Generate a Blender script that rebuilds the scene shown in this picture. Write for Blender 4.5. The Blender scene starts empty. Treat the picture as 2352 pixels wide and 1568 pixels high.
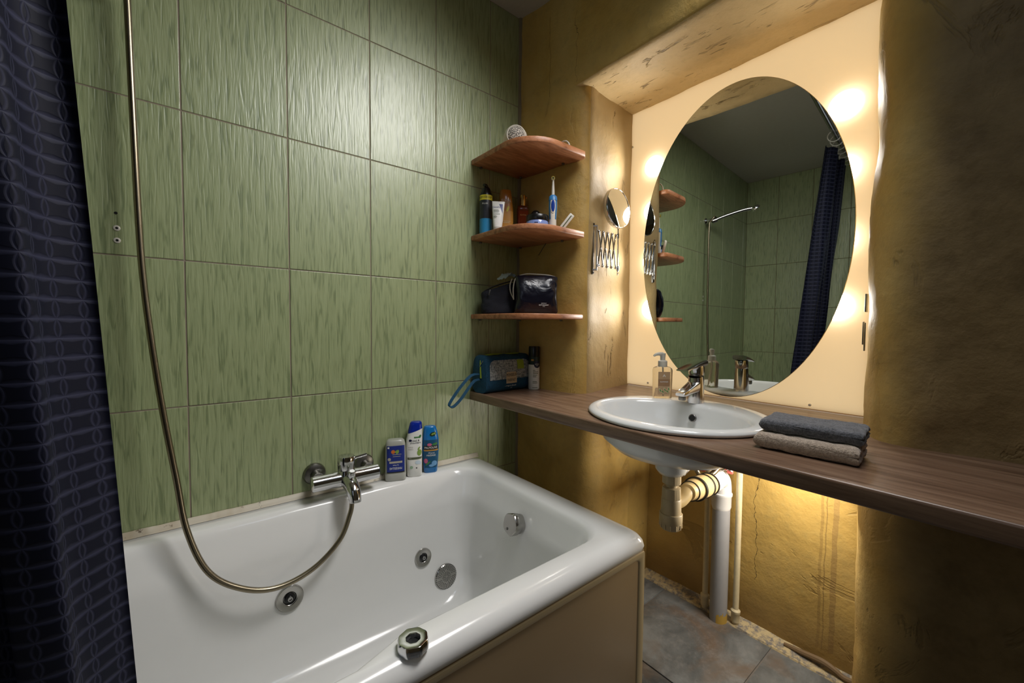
import bpy, bmesh, math, random
from mathutils import Vector, Matrix, noise

random.seed(7)
S = bpy.context.scene
C = S.collection
PI = math.pi
V = Vector

# ------------------------------------------------------------------ camera, world, lights, exposure
cam_d = bpy.data.cameras.new('camera')
cam_d.sensor_fit = 'HORIZONTAL'; cam_d.sensor_width = 36.0
cam_d.lens = 931.783 / 2352 * 36.0
cam_d.clip_start = 0.02
cam = bpy.data.objects.new('camera', cam_d); C.objects.link(cam)
yaw, pit, rol = math.radians(38.805), math.radians(-2.369), math.radians(0.4813)
fw = V((math.sin(yaw)*math.cos(pit), math.cos(yaw)*math.cos(pit), math.sin(pit)))
rt = V((math.cos(yaw), -math.sin(yaw), 0)); up = rt.cross(fw)
r2 = rt*math.cos(rol) + up*math.sin(rol); u2 = -rt*math.sin(rol) + up*math.cos(rol)
CAM = V((-1.15481, -1.40177, 1.12406))
M = Matrix((( r2.x, u2.x, -fw.x, CAM.x), (r2.y, u2.y, -fw.y, CAM.y), (r2.z, u2.z, -fw.z, CAM.z), (0, 0, 0, 1)))
cam.matrix_world = M
S.camera = cam

S.view_settings.view_transform = 'Standard'
S.view_settings.look = 'None'
S.view_settings.gamma = 1.0
S.view_settings.use_curve_mapping = False
S.view_settings.exposure = 0.45

wd = bpy.data.worlds.new('world'); S.world = wd; wd.use_nodes = True
wd.node_tree.nodes['Background'].inputs[0].default_value = (0.6, 0.75, 1.0, 1)
wd.node_tree.nodes['Background'].inputs[1].default_value = 0.3

def area(name, loc, target, size, power, col, size_y=None):
    d = bpy.data.lights.new(name, 'AREA'); d.energy = power; d.color = col
    d.shape = 'RECTANGLE'; d.size = size; d.size_y = size_y or size
    o = bpy.data.objects.new(name, d); C.objects.link(o); o.location = loc
    o.rotation_euler = (V(target) - V(loc)).to_track_quat('-Z', 'Y').to_euler()
    return o
LAMP_STRENGTH = 4.0
LAMP_BEAM = 0.50
LAMP_COL = (1.0, 0.965, 0.91)
area('spot_fill_light', (-0.26, -1.00, 2.33), (-1.14, -0.36, 0.66), 0.60, 10.0, (1.0, 0.98, 0.96)).data.spread = math.radians(124)  # unseen light added to fill the tiles and bath
area('ceiling_lamp', (-0.75, -1.60, 2.43), (-0.75, -1.55, 0), 0.30, 1.1, (0.72, 0.84, 1.0))
area('cool_fill_light', (-2.20, -1.45, 1.65), (0.0, -0.9, 1.1), 0.7, 1.5, (0.74, 0.86, 1.0), 0.9)  # unseen cool fill added at the left to lift the shadows
area('panel_backlight', (0.470, -0.690, 1.478), (0.0, -0.690, 1.478), 0.87, 3.1, (1.0, 0.94, 0.80), 1.25)
area('under_counter_lamp', (0.33, -1.05, 0.70), (0.22, -0.50, 0.20), 0.20, 3.2, (1.0, 0.93, 0.82))

# ------------------------------------------------------------------ node helpers
class NT:
    def __init__(self, name):
        self.m = bpy.data.materials.new(name); self.m.use_nodes = True
        self.t = self.m.node_tree; self.t.nodes.clear()
        self.out = self.t.nodes.new('ShaderNodeOutputMaterial')
    def n(self, typ, ins=None, **props):
        nd = self.t.nodes.new('ShaderNode' + typ)
        for k, v in props.items(): setattr(nd, k, v)
        for k, v in (ins or {}).items(): self.set(nd, k, v)
        return nd
    def set(self, nd, k, v):
        s = nd.inputs[k]
        if isinstance(v, bpy.types.NodeSocket): self.t.links.new(v, s)
        elif isinstance(v, bpy.types.Node): self.t.links.new(v.outputs[0], s)
        else: s.default_value = v
    def math(self, op, a, b=0.0, c=0.0):
        return self.n('Math', {0: a, 1: b, 2: c}, operation=op).outputs[0]
    def mix(self, f, a, b, blend='MIX'):
        nd = self.n('Mix', data_type='RGBA', blend_type=blend)
        self.set(nd, 'Factor', f)
        self.set(nd, 6, a if not isinstance(a, tuple) else (*a, 1)); self.set(nd, 7, b if not isinstance(b, tuple) else (*b, 1))
        return nd.outputs[2]
    def ramp(self, f, stops):
        nd = self.n('ValToRGB', {0: f}); e = nd.color_ramp.elements
        while len(e) < len(stops): e.new(0.5)
        for i, (p, c) in enumerate(stops):
            e[i].position = p
            e[i].color = (*c, 1) if isinstance(c, tuple) else (c, c, c, 1)
        return nd.outputs[0]
    def coord(self, scale=(1, 1, 1), kind='Object', loc=(0, 0, 0)):
        tc = self.n('TexCoord')
        return self.n('Mapping', {'Vector': tc.outputs[kind], 'Scale': scale, 'Location': loc}).outputs[0]
    def noise(self, vec, scale, detail=4.0, rough=0.55, dist=0.0):
        return self.n('TexNoise', {'Vector': vec, 'Scale': scale, 'Detail': detail, 'Roughness': rough, 'Distortion': dist}).outputs[0]
    def bump(self, h, strength, dist, nrm=None):
        i = {'Height': h, 'Strength': strength, 'Distance': dist}
        if nrm is not None: i['Normal'] = nrm
        return self.n('Bump', i).outputs[0]
    def pbr(self, col, rough=0.5, metal=0.0, nrm=None, **kw):
        p = self.n('BsdfPrincipled')
        self.set(p, 'Base Color', (*col, 1) if isinstance(col, tuple) else col)
        self.set(p, 'Roughness', rough); self.set(p, 'Metallic', metal)
        if nrm is not None: self.set(p, 'Normal', nrm)
        for k, v in kw.items(): self.set(p, k.replace('_', ' '), v)
        self.t.links.new(p.outputs[0], self.out.inputs[0])
        return self.m

def lin(r, g, b):
    f = lambda c: (c/255/12.92 if c/255 <= 0.04045 else ((c/255+0.055)/1.055)**2.4)
    return (f(r), f(g), f(b))

def simple(name, rgb, rough=0.45, metal=0.0, grain=0.06, gs=40, bump=0.0, **kw):
    """plain coloured material with a little procedural mottling"""
    t = NT(name); c = lin(*rgb)
    nz = t.noise(t.coord(), gs, 3)
    col = t.mix(nz, tuple(x*(1-grain) for x in c), tuple(min(1, x*(1+grain)) for x in c))
    nrm = t.bump(nz, bump, 0.001) if bump else None
    return t.pbr(col, rough, metal, nrm, **kw)

# ------------------------------------------------------------------ materials
def tile_mat():
    t = NT('green_ribbed_tile')
    oi = t.n('ObjectInfo')
    sh = t.n('CombineXYZ', {'X': t.math('MULTIPLY', oi.outputs['Random'], 37.0), 'Y': 0.0, 'Z': t.math('MULTIPLY', oi.outputs['Random'], 91.0)})
    tc = t.n('TexCoord')
    v = t.n('VectorMath', {0: tc.outputs['Object'], 1: sh.outputs[0]}, operation='ADD').outputs[0]
    v1 = t.n('Mapping', {'Vector': v, 'Scale': (115, 1, 10)}).outputs[0]
    n1 = t.noise(v1, 1.0, 1.5, 0.5, 0.9)
    v2 = t.n('Mapping', {'Vector': v, 'Scale': (210, 1, 16)}).outputs[0]
    n2 = t.noise(v2, 1.0, 2.0, 0.5, 0.6)
    n3 = t.noise(v, 9.0, 3)
    h = t.math('ADD', t.math('MULTIPLY', n1, 0.7), t.math('MULTIPLY', n2, 0.3))
    col = t.ramp(h, [(0.36, lin(116, 128, 88)), (0.47, lin(150, 160, 116)), (0.62, lin(160, 170, 126))])
    col = t.mix(t.math('MULTIPLY', n3, 0.45), col, lin(140, 156, 114))
    nrm = t.bump(h, 0.55, 0.0032)
    return t.pbr(col, 0.40, 0.0, nrm, Specular_IOR_Level=0.9, Coat_Weight=0.20, Coat_Roughness=0.18, Coat_Normal=nrm)

def plaster_mat(name, streak=(1, 1, 1), crack=0.35, tone=0.0, stains=False, fronts=False, rough=0.62, brown=False, cols=((164, 128, 60), (200, 164, 88), (212, 184, 120))):
    t = NT(name)
    v = t.coord()
    a = t.noise(v, 2.2, 5, 0.6, 0.4); b = t.noise(v, 9.0, 5, 0.6); c = t.noise(v, 34.0, 5, 0.65)
    col = t.ramp(a, [(0.30, lin(*cols[0])), (0.50, lin(*cols[1])), (0.70, lin(*cols[2]))])
    col = t.mix(t.math('MULTIPLY', b, 0.5), col, lin(160, 132, 72))
    col = t.mix(t.math('MULTIPLY', t.ramp(c, [(0.5, 0.0), (0.75, 1.0)]), 0.30), col, lin(142, 130, 84))
    if tone:
        col = t.mix(tone, col, lin(196, 170, 124))
    if brown:  # shade on the pier front, painted in as a gradient to brown
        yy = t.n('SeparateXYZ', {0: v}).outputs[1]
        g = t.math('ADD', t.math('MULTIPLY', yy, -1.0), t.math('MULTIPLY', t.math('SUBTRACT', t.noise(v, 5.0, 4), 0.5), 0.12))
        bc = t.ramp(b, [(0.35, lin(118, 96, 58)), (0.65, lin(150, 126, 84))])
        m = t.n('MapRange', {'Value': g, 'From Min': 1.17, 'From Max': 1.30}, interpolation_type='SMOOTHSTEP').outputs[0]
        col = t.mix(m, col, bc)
    vs = t.coord(streak)
    k = t.noise(vs, 7.0, 5, 0.62, 0.8)
    k2 = t.noise(vs, 2.6, 4, 0.6, 0.5)
    ck = t.math('MULTIPLY', t.ramp(k, [(0.38, 0.0), (0.415, 1.0), (0.43, 1.0), (0.50, 0.55)]), 1.0)
    gate = t.ramp(k2, [(0.46, 0.0), (0.58, 1.0)])
    ckd = t.math('MULTIPLY', t.math('MULTIPLY', t.ramp(k, [(0.36, 1.0), (0.40, 0.0)]), gate), crack)
    col = t.mix(t.math('MULTIPLY', ckd, 0.8), col, lin(96, 74, 38))
    h = t.math('ADD', t.math('MULTIPLY', b, 0.9), t.math('MULTIPLY', c, 0.28))
    h = t.math('ADD', h, t.math('MULTIPLY', ckd, -0.9))
    sep = t.n('SeparateXYZ', {0: v}); Y, Z = sep.outputs[1], sep.outputs[2]
    wob = t.math('MULTIPLY', t.math('SUBTRACT', t.noise(v, 14.0, 4), 0.5), 0.05)
    def line(y0, w, z0, z1, strength, colr, wscale=1.0):
        nonlocal col, h
        d = t.math('ABSOLUTE', t.math('ADD', t.math('SUBTRACT', Y, y0), t.math('MULTIPLY', wob, wscale)))
        mk = t.math('LESS_THAN', d, w)
        mk = t.math('MULTIPLY', mk, t.math('MULTIPLY', t.math('GREATER_THAN', Z, z0), t.math('LESS_THAN', Z, z1)))
        col = t.mix(t.math('MULTIPLY', mk, strength), col, colr)
        return mk
    if stains:
        line(-0.822, 0.0008, 0.18, 0.60, 0.9, lin(60, 48, 28), 1.0)
        line(-1.020, 0.004, 0.05, 0.70, 0.35, lin(110, 84, 48), 0.25)
        line(-1.032, 0.0015, 0.05, 0.70, 0.5, lin(100, 76, 44), 0.25)
        line(-1.056, 0.0075, 0.05, 0.70, 0.45, lin(122, 94, 60), 0.3)
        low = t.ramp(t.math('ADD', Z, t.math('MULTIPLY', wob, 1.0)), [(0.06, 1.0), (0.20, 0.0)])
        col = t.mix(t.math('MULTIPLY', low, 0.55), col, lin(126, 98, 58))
    if fronts:
        line(-0.160, 0.0007, 2.06, 2.38, 0.8, lin(70, 56, 28), 0.5)
        line(-0.290, 0.0007, 2.07, 2.34, 0.8, lin(70, 56, 28), 1.2)
    nrm = t.bump(h, 0.6, 0.010)
    fine = t.noise(v, 160.0, 3)
    nrm = t.bump(fine, 0.15, 0.002, nrm)
    return t.pbr(col, rough, 0.0, nrm)

def wood_mat(name, cols, scale, rough, ring=1.0, coat=0.0, bump=0.12):
    t = NT(name)
    v = t.coord(scale)
    w = t.noise(v, 3.0, 5, 0.6, 1.0 * ring)
    f = t.noise(t.coord(tuple(s*6 for s in scale)), 3.0, 4, 0.6)
    g = t.math('ADD', t.math('MULTIPLY', w, 0.75), t.math('MULTIPLY', f, 0.25))
    col = t.ramp(g, [(0.33, cols[0]), (0.5, cols[1]), (0.66, cols[2])])
    return t.pbr(col, rough, 0.0, t.bump(f, bump, 0.001), Coat_Weight=coat, Coat_Roughness=0.25)

def slate_mat():
    t = NT('slate_floor_tile')
    oi = t.n('ObjectInfo')
    tc = t.n('TexCoord')
    v = t.n('VectorMath', {0: tc.outputs['Object'], 1: t.n('CombineXYZ', {'X': t.math('MULTIPLY', oi.outputs['Random'], 19.0), 'Y': t.math('MULTIPLY', oi.outputs['Random'], 7.0)}).outputs[0]}, operation='ADD').outputs[0]
    a = t.noise(v, 5.0, 6, 0.65, 0.5); b = t.noise(v, 22.0, 6, 0.7); c = t.noise(v, 3.0, 5, 0.6, 1.2)
    col = t.ramp(a, [(0.32, lin(66, 70, 72)), (0.5, lin(100, 103, 104)), (0.68, lin(128, 132, 134))])
    col = t.mix(t.ramp(c, [(0.52, 0.0), (0.70, 0.75)]), col, lin(112, 92, 74))
    col = t.mix(t.math('MULTIPLY', t.ramp(b, [(0.5, 0.0), (0.7, 1.0)]), 0.35), col, lin(150, 148, 146))
    return t.pbr(col, t.math('ADD', 0.30, t.math('MULTIPLY', b, 0.25)), 0.0, t.bump(t.math('ADD', a, t.math('MULTIPLY', b, 0.3)), 0.35, 0.006))

def cement_mat():
    t = NT('painted_cement')
    v = t.coord()
    a = t.noise(v, 60.0, 6, 0.7); b = t.noise(v, 12.0, 4)
    col = t.mix(t.ramp(t.math('ADD', t.math('MULTIPLY', a, 0.6), t.math('MULTIPLY', b, 0.4)), [(0.44, 0.0), (0.54, 1.0)]), lin(120, 116, 112), lin(190, 172, 132))
    return t.pbr(col, 0.75, 0.0, t.bump(a, 0.5, 0.004))

def caulk_mat():
    t = NT('stained_caulk')
    v = t.coord()
    a = t.noise(v, 38.0, 4, 0.7); b = t.noise(t.coord((6, 1, 1)), 2.2, 3)
    col = t.mix(t.ramp(a, [(0.62, 0.0), (0.70, 1.0)]), lin(196, 188, 170), lin(66, 54, 40))
    col = t.mix(t.math('MULTIPLY', t.ramp(b, [(0.5, 0.0), (0.7, 1.0)]), 0.5), col, lin(150, 126, 84))
    return t.pbr(col, 0.5)

def curtain_mat():
    t = NT('navy_waffle_curtain')
    tc = t.n('TexCoord')
    sep = t.n('SeparateXYZ', {0: tc.outputs['UV']})
    U, Vv = sep.outputs[0], sep.outputs[1]
    CX, CZ = 0.0285, 0.0245
    fu = t.math('FRACT', t.math('DIVIDE', U, CX)); fv = t.math('FRACT', t.math('DIVIDE', Vv, CZ))
    # vertical chain: two threads that cross once a cell
    sway = t.math('MULTIPLY', t.math('SINE', t.math('MULTIPLY', fv, PI)), 0.13)
    du = t.math('ABSOLUTE', t.math('SUBTRACT', fu, 0.5))
    chain = t.math('SUBTRACT', 1.0, t.math('DIVIDE', t.math('ABSOLUTE', t.math('SUBTRACT', du, sway)), 0.075))
    chain = t.math('MAXIMUM', chain, 0.0)
    # horizontal thread, thick between the chains
    belly = t.math('ADD', 0.12, t.math('MULTIPLY', t.math('SUBTRACT', 0.5, t.math('ABSOLUTE', t.math('SUBTRACT', t.math('FRACT', t.math('ADD', fu, 0.5)), 0.5))), 0.22))
    dv = t.math('ABSOLUTE', t.math('SUBTRACT', t.math('FRACT', t.math('ADD', fv, 0.5)), 0.5))
    thr = t.math('MAXIMUM', t.math('SUBTRACT', 1.0, t.math('DIVIDE', dv, belly)), 0.0)
    mk = t.math('MINIMUM', t.math('MAXIMUM', t.math('MULTIPLY', chain, 0.7), thr), 1.0)
    mk = t.math('POWER', mk, 0.9)
    weave = t.noise(tc.outputs['UV'], 900.0, 2)
    colr = t.mix(mk, lin(11, 14, 30), lin(48, 50, 70))
    colr = t.mix(t.math('MULTIPLY', weave, 0.25), colr, lin(10, 12, 24))
    return t.pbr(colr, 0.62, 0.0, t.bump(mk, 0.40, 0.0022), Specular_IOR_Level=0.15, Sheen_Weight=0.02, Sheen_Roughness=0.4)

def towel_mat(name, c0, c1):
    t = NT(name); v = t.coord()
    a = t.noise(v, 320.0, 3, 0.7); b = t.noise(v, 120.0, 4, 0.7)
    g = t.math('ADD', t.math('MULTIPLY', a, 0.5), t.math('MULTIPLY', b, 0.5))
    col = t.ramp(g, [(0.36, c0), (0.62, c1)])
    return t.pbr(col, 0.95, 0.0, t.bump(g, 1.0, 0.006), Sheen_Weight=0.3, Sheen_Roughness=0.5)

def fabric_mat(name, c0, c1, sx=420.0):
    t = NT(name)
    a = t.noise(t.coord((1, 1, 0.25)), sx, 3, 0.7); b = t.noise(t.coord((0.25, 0.25, 1)), sx, 3, 0.7)
    g = t.math('ADD', t.math('MULTIPLY', a, 0.5), t.math('MULTIPLY', b, 0.5))
    return t.pbr(t.ramp(g, [(0.42, c0), (0.58, c1)]), 0.85, 0.0, t.bump(g, 0.4, 0.001))

def glass_mat(name, rgb, rough=0.05, ior=1.3, tr=1.0):
    t = NT(name)
    return t.pbr(lin(*rgb), rough, 0.0, None, Transmission_Weight=tr, IOR=ior)

def puffy_mat():
    t = NT('glossy_black_nylon'); v = t.coord()
    a = t.noise(v, 16.0, 3, 0.5, 0.8)
    return t.pbr(lin(16, 17, 30), 0.27, 0.0, t.bump(a, 0.5, 0.012))

def emit_mat(name, col, s):
    t = NT(name); e = t.n('Emission', {'Color': (*col, 1), 'Strength': s})
    t.t.links.new(e.outputs[0], t.out.inputs[0]); return t.m

def opal_mat():
    t = NT('cream_opal_panel')
    d = t.n('BsdfPrincipled', {'Base Color': (*lin(240, 220, 184), 1), 'Roughness': 0.30})
    b = t.n('BsdfTranslucent', {'Color': (*lin(250, 232, 196), 1)})
    m = t.n('MixShader', {0: 0.45, 1: d, 2: b})
    t.t.links.new(m.outputs[0], t.out.inputs[0]); return t.m

MT = dict(
    tile=tile_mat(),
    grout=simple('tile_grout', (136, 124, 108), 0.8),
    plaster=plaster_mat('ochre_plaster', (1, 1, 0.45), 0.35, fronts=True),
    plaster_pier_shade=plaster_mat('ochre_plaster_pier_shade', (1, 1, 0.6), 0.35, brown=True, cols=((164, 128, 60), (200, 164, 88), (212, 184, 120))),
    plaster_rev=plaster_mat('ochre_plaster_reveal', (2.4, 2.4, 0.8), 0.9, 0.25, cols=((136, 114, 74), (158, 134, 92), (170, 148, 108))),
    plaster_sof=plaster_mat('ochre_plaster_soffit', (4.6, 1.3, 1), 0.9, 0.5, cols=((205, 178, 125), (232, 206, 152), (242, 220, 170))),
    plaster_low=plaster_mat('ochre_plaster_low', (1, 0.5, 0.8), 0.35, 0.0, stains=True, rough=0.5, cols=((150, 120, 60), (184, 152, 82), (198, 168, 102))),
    slate=slate_mat(), cement=cement_mat(), caulk=caulk_mat(),
    floor_grout=simple('floor_grout', (112, 106, 100), 0.85, bump=0.3),
    ceiling=simple('ceiling_paint', (178, 172, 160), 0.8),
    white_wall=simple('plain_wall_paint', (112, 98, 74), 0.8),
    panel=opal_mat(),
    enamel=simple('white_bath_enamel', (226, 226, 224), 0.15, grain=0.01),
    ceramic=simple('washbasin_ceramic', (226, 228, 228), 0.10, grain=0.01),
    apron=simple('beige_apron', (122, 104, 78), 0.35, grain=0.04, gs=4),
    apron_edge=simple('beige_apron_edge', (190, 170, 130), 0.35, grain=0.04, gs=4),
    chrome=simple('chrome', (212, 212, 214), 0.13, 1.0, grain=0.03),
    satin=simple('satin_chrome', (178, 176, 172), 0.22, 1.0, grain=0.06),
    dull_chrome=simple('dull_chrome', (128, 126, 122), 0.34, 1.0, grain=0.10, gs=90),
    brass_hose=simple('grey_gold_hose', (142, 132, 112), 0.30, 1.0, grain=0.08, gs=90),
    black=simple('black_plastic', (14, 14, 16), 0.3),
    hole=simple('dark_recess', (8, 8, 9), 0.6),
    white_pl=simple('white_plastic', (226, 222, 212), 0.35),
    trap_pl=simple('ivory_plastic', (190, 172, 138), 0.4),
    beige_pl=simple('yellowed_plastic', (206, 180, 128), 0.4),
    grey_pl=simple('grey_pvc', (150, 150, 152), 0.42),
    lgrey_pl=simple('pale_grey_plastic', (204, 202, 200), 0.4),
    rubber=simple('black_rubber', (28, 24, 20), 0.6),
    red=simple('faded_red_handle', (206, 96, 88), 0.45),
    pipe_paint=simple('cream_painted_pipe', (206, 192, 156), 0.5, grain=0.15, gs=60),
    walnut=wood_mat('walnut_laminate', (lin(84, 62, 48), lin(120, 94, 76), lin(142, 116, 96)), (14, 1.0, 14), 0.30, 0.7, 0.0, 0.05),
    shelf=wood_mat('reddish_shelf_wood', (lin(118, 70, 42), lin(166, 108, 72), lin(190, 132, 94)), (2.2, 12, 12), 0.42, 1.0),
    mirror=simple('mirror_glass', (206, 210, 206), 0.008, 1.0, grain=0.0),
    mirror_small=simple('small_mirror_glass', (214, 216, 214), 0.02, 1.0, grain=0.02),
    mirror_back=simple('mirror_back', (60, 58, 54), 0.6),
    curtain=curtain_mat(),
    ring=simple('white_curtain_ring', (210, 205, 195), 0.4),
    towel_d=towel_mat('charcoal_terry', lin(60, 62, 68), lin(126, 128, 136)),
    towel_g=towel_mat('taupe_terry', lin(158, 140, 126), lin(214, 196, 178)),
    teal=fabric_mat('teal_canvas', lin(6, 52, 78), lin(14, 74, 104)),
    tweed=fabric_mat('grey_tweed', lin(88, 96, 100), lin(176, 180, 178), 260.0),
    lime=simple('lime_trim', (140, 160, 40), 0.6),
    tan=simple('beige_leather_patch', (196, 176, 142), 0.6),
    ink=simple('black_ink', (28, 26, 26), 0.6),
    white_ink=simple('white_ink', (232, 232, 228), 0.5),
    puffy=puffy_mat(),
    navy=fabric_mat('navy_nylon', lin(8, 9, 18), lin(18, 20, 36)),
    piping=simple('grey_piping', (176, 170, 156), 0.6),
    tissue=simple('pale_blue_paper', (196, 212, 224), 0.8),
    blue_lbl=simple('deep_blue_label', (22, 44, 128), 0.4),
    clear=glass_mat('clear_plastic', (236, 238, 236), 0.08, 1.25, 0.85),
    frost=simple('frosted_white_plastic', (214, 214, 206), 0.4, Transmission_Weight=0.3),
    soap=glass_mat('clear_soap_bottle', (248, 240, 222), 0.12, 1.12, 0.9),
    cap_blue=simple('royal_blue_cap', (10, 40, 150), 0.25),
    lotion_white=simple('white_bottle', (232, 232, 228), 0.3),
    palm_blue=simple('azure_bottle', (20, 110, 180), 0.22, Coat_Weight=0.3),
    palm_teal=simple('deep_teal_print', (16, 76, 112), 0.3),
    green=simple('green_print', (60, 120, 60), 0.5),
    leaf=simple('apple_green_print', (126, 156, 70), 0.5),
    moss=simple('moss_band', (84, 92, 66), 0.5),
    pink=simple('pink_print', (196, 96, 130), 0.5),
    orange=simple('orange_print', (206, 110, 40), 0.5),
    gold=simple('gold_band', (190, 140, 60), 0.4),
    gold_m=simple('gold_metal', (214, 170, 104), 0.25, 1.0),
    amber=glass_mat('amber_glass', (196, 110, 70), 0.05, 1.25, 0.85),
    caramel=simple('caramel_bottle', (186, 122, 40), 0.28, Coat_Weight=0.4),
    honey=simple('honey_print', (206, 148, 66), 0.35),
    yellow=simple('yellow_band', (230, 216, 60), 0.4),
    sky=simple('sky_blue_can', (46, 136, 186), 0.3),
    can_blk=simple('speckled_black_can', (44, 46, 52), 0.35, grain=0.5, gs=400),
    jar_blue=simple('lavender_jar', (124, 146, 206), 0.2, Coat_Weight=0.6),
    brush_blue=simple('toothbrush_blue', (60, 128, 186), 0.35),
    btn_blue=simple('toothbrush_button', (14, 56, 150), 0.3),
    dryer=simple('white_dryer', (222, 216, 204), 0.35),
    deo_green=simple('dark_green_print', (16, 40, 36), 0.35),
    navy_lbl=simple('navy_logo', (16, 22, 56), 0.35),
    tan_lbl=simple('tan_label', (176, 146, 112), 0.5),
    brown_lbl=simple('brown_label', (150, 116, 84), 0.5),
    almond=simple('almond_print', (206, 190, 150), 0.5),
    lamp=emit_mat('lamp_diffuser_glow', LAMP_COL, LAMP_STRENGTH),
    lamp_rim=simple('lamp_rim_white', (232, 226, 212), 0.4),
)

# ------------------------------------------------------------------ mesh helpers
class MB:
    def __init__(self): self.v = []; self.f = []; self.mi = []; self.uv = None
    def add(self, vs, fs, mi=0, T=None):
        o = len(self.v)
        self.v += [(T @ V(p)) if T is not None else V(p) for p in vs]
        self.f += [tuple(i+o for i in f) for f in fs]; self.mi += [mi]*len(fs)
        return self
    def grid(self, rows, mi=0, closed=False, T=None, flip=False):
        n = len(rows[0]); vs = [p for r in rows for p in r]; fs = []
        for i in range(len(rows)-1):
            for j in range(n if closed else n-1):
                k = (j+1) % n
                q = (i*n+j, i*n+k, (i+1)*n+k, (i+1)*n+j)
                fs.append(q[::-1] if flip else q)
        return self.add(vs, fs, mi, T)
    def loft(self, loops, cap0=True, cap1=True, mi=0, T=None, flip=False):
        n = len(loops[0]); self.grid(loops, mi, True, T, flip)
        base = len(self.v) - n*len(loops)
        if cap0: self.f.append(tuple(base+i for i in (range(n) if flip else reversed(range(n))))); self.mi.append(mi)
        if cap1:
            b = base + n*(len(loops)-1)
            self.f.append(tuple(b+i for i in (reversed(range(n)) if flip else range(n)))); self.mi.append(mi)
        return self
    def lathe(self, prof, T=None, seg=32, cap0=True, cap1=True, mi=0, ripple=None):
        loops = []
        for r, z in prof:
            lp = []
            for i in range(seg):
                a = 2*PI*i/seg; rr = r*(1 + (ripple(a) if ripple else 0))
                lp.append((rr*math.cos(a), rr*math.sin(a), z))
            loops.append(lp)
        return self.loft(loops, cap0, cap1, mi, T)
    def box(self, c, s, bev=0.0, T=None, mi=0, seg=2):
        bm = bmesh.new(); bmesh.ops.create_cube(bm, size=1.0)
        for v in bm.verts: v.co = V((v.co.x*s[0], v.co.y*s[1], v.co.z*s[2]))
        if bev: bmesh.ops.bevel(bm, geom=list(bm.edges), offset=bev, segments=seg, profile=0.5, affect='EDGES')
        bm.verts.index_update()
        vs = [v.co + V(c) for v in bm.verts]; fs = [tuple(v.index for v in f.verts) for f in bm.faces]; bm.free()
        return self.add(vs, fs, mi, T)
    def tube(self, pts, r, seg=12, T=None, mi=0, sub=0, cap=True):
        P = [V(p) for p in pts]
        R = list(r) if isinstance(r, (list, tuple)) else [r]*len(P)
        if sub: P, R = spline(P, sub, R)
        loops = []; prev = None
        for i, p in enumerate(P):
            d = (P[min(i+1, len(P)-1)] - P[max(i-1, 0)]).normalized()
            if prev is None:
                a = V((0, 0, 1)) if abs(d.z) < 0.9 else V((1, 0, 0))
                u = d.cross(a).normalized()
            else:
                u = (prev - d*prev.dot(d)).normalized()
            w = d.cross(u); prev = u
            loops.append([p + (u*math.cos(2*PI*k/seg) + w*math.sin(2*PI*k/seg))*R[i] for k in range(seg)])
        return self.loft(loops, cap, cap, mi, T)
    def prism(self, poly, z0, z1, T=None, mi=0, bev=0.0):
        bm = bmesh.new()
        vs = [bm.verts.new((x, y, z0)) for x, y in poly]
        f = bm.faces.new(vs); ex = bmesh.ops.extrude_face_region(bm, geom=[f])
        for e in ex['geom']:
            if isinstance(e, bmesh.types.BMVert): e.co.z = z1
        bmesh.ops.recalc_face_normals(bm, faces=list(bm.faces))
        if bev:
            eds = [e for e in bm.edges if abs(e.verts[0].co.z - e.verts[1].co.z) < 1e-6]
            bmesh.ops.bevel(bm, geom=eds, offset=bev, segments=2, profile=0.5, affect='EDGES')
        bm.verts.index_update()
        v2 = [v.co.copy() for v in bm.verts]; fs = [tuple(v.index for v in q.verts) for q in bm.faces]; bm.free()
        return self.add(v2, fs, mi, T)

def spline(P, sub, R=None):
    out, rr = [], []
    n = len(P)
    for i in range(n-1):
        p0, p1, p2, p3 = P[max(i-1, 0)], P[i], P[i+1], P[min(i+2, n-1)]
        for k in range(sub):
            t = k/sub
            out.append(0.5*((2*p1) + (p2-p0)*t + (2*p0-5*p1+4*p2-p3)*t*t + (3*p1-p0-3*p2+p3)*t**3))
            if R: rr.append(R[i]*(1-t) + R[i+1]*t)
    out.append(P[-1])
    if R: rr.append(R[-1])
    return (out, rr) if R else out

def frame(p, d, upv=(0, 0, 1)):
    """matrix whose z axis runs along d, origin p"""
    z = V(d).normalized(); a = V(upv)
    if abs(z.dot(a)) > 0.98: a = V((1, 0, 0))
    x = a.cross(z).normalized(); y = z.cross(x)
    return Matrix(((x.x, y.x, z.x, p[0]), (x.y, y.y, z.y, p[1]), (x.z, y.z, z.z, p[2]), (0, 0, 0, 1)))

ORG = {}
def thing(name, label, cat, loc, group=None):
    o = bpy.data.objects.new(name, None); C.objects.link(o); o.location = loc
    o.empty_display_size = 0.02
    o['label'] = label; o['category'] = cat
    if group: o['group'] = group
    ORG[o.name] = V(loc); return o

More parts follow.
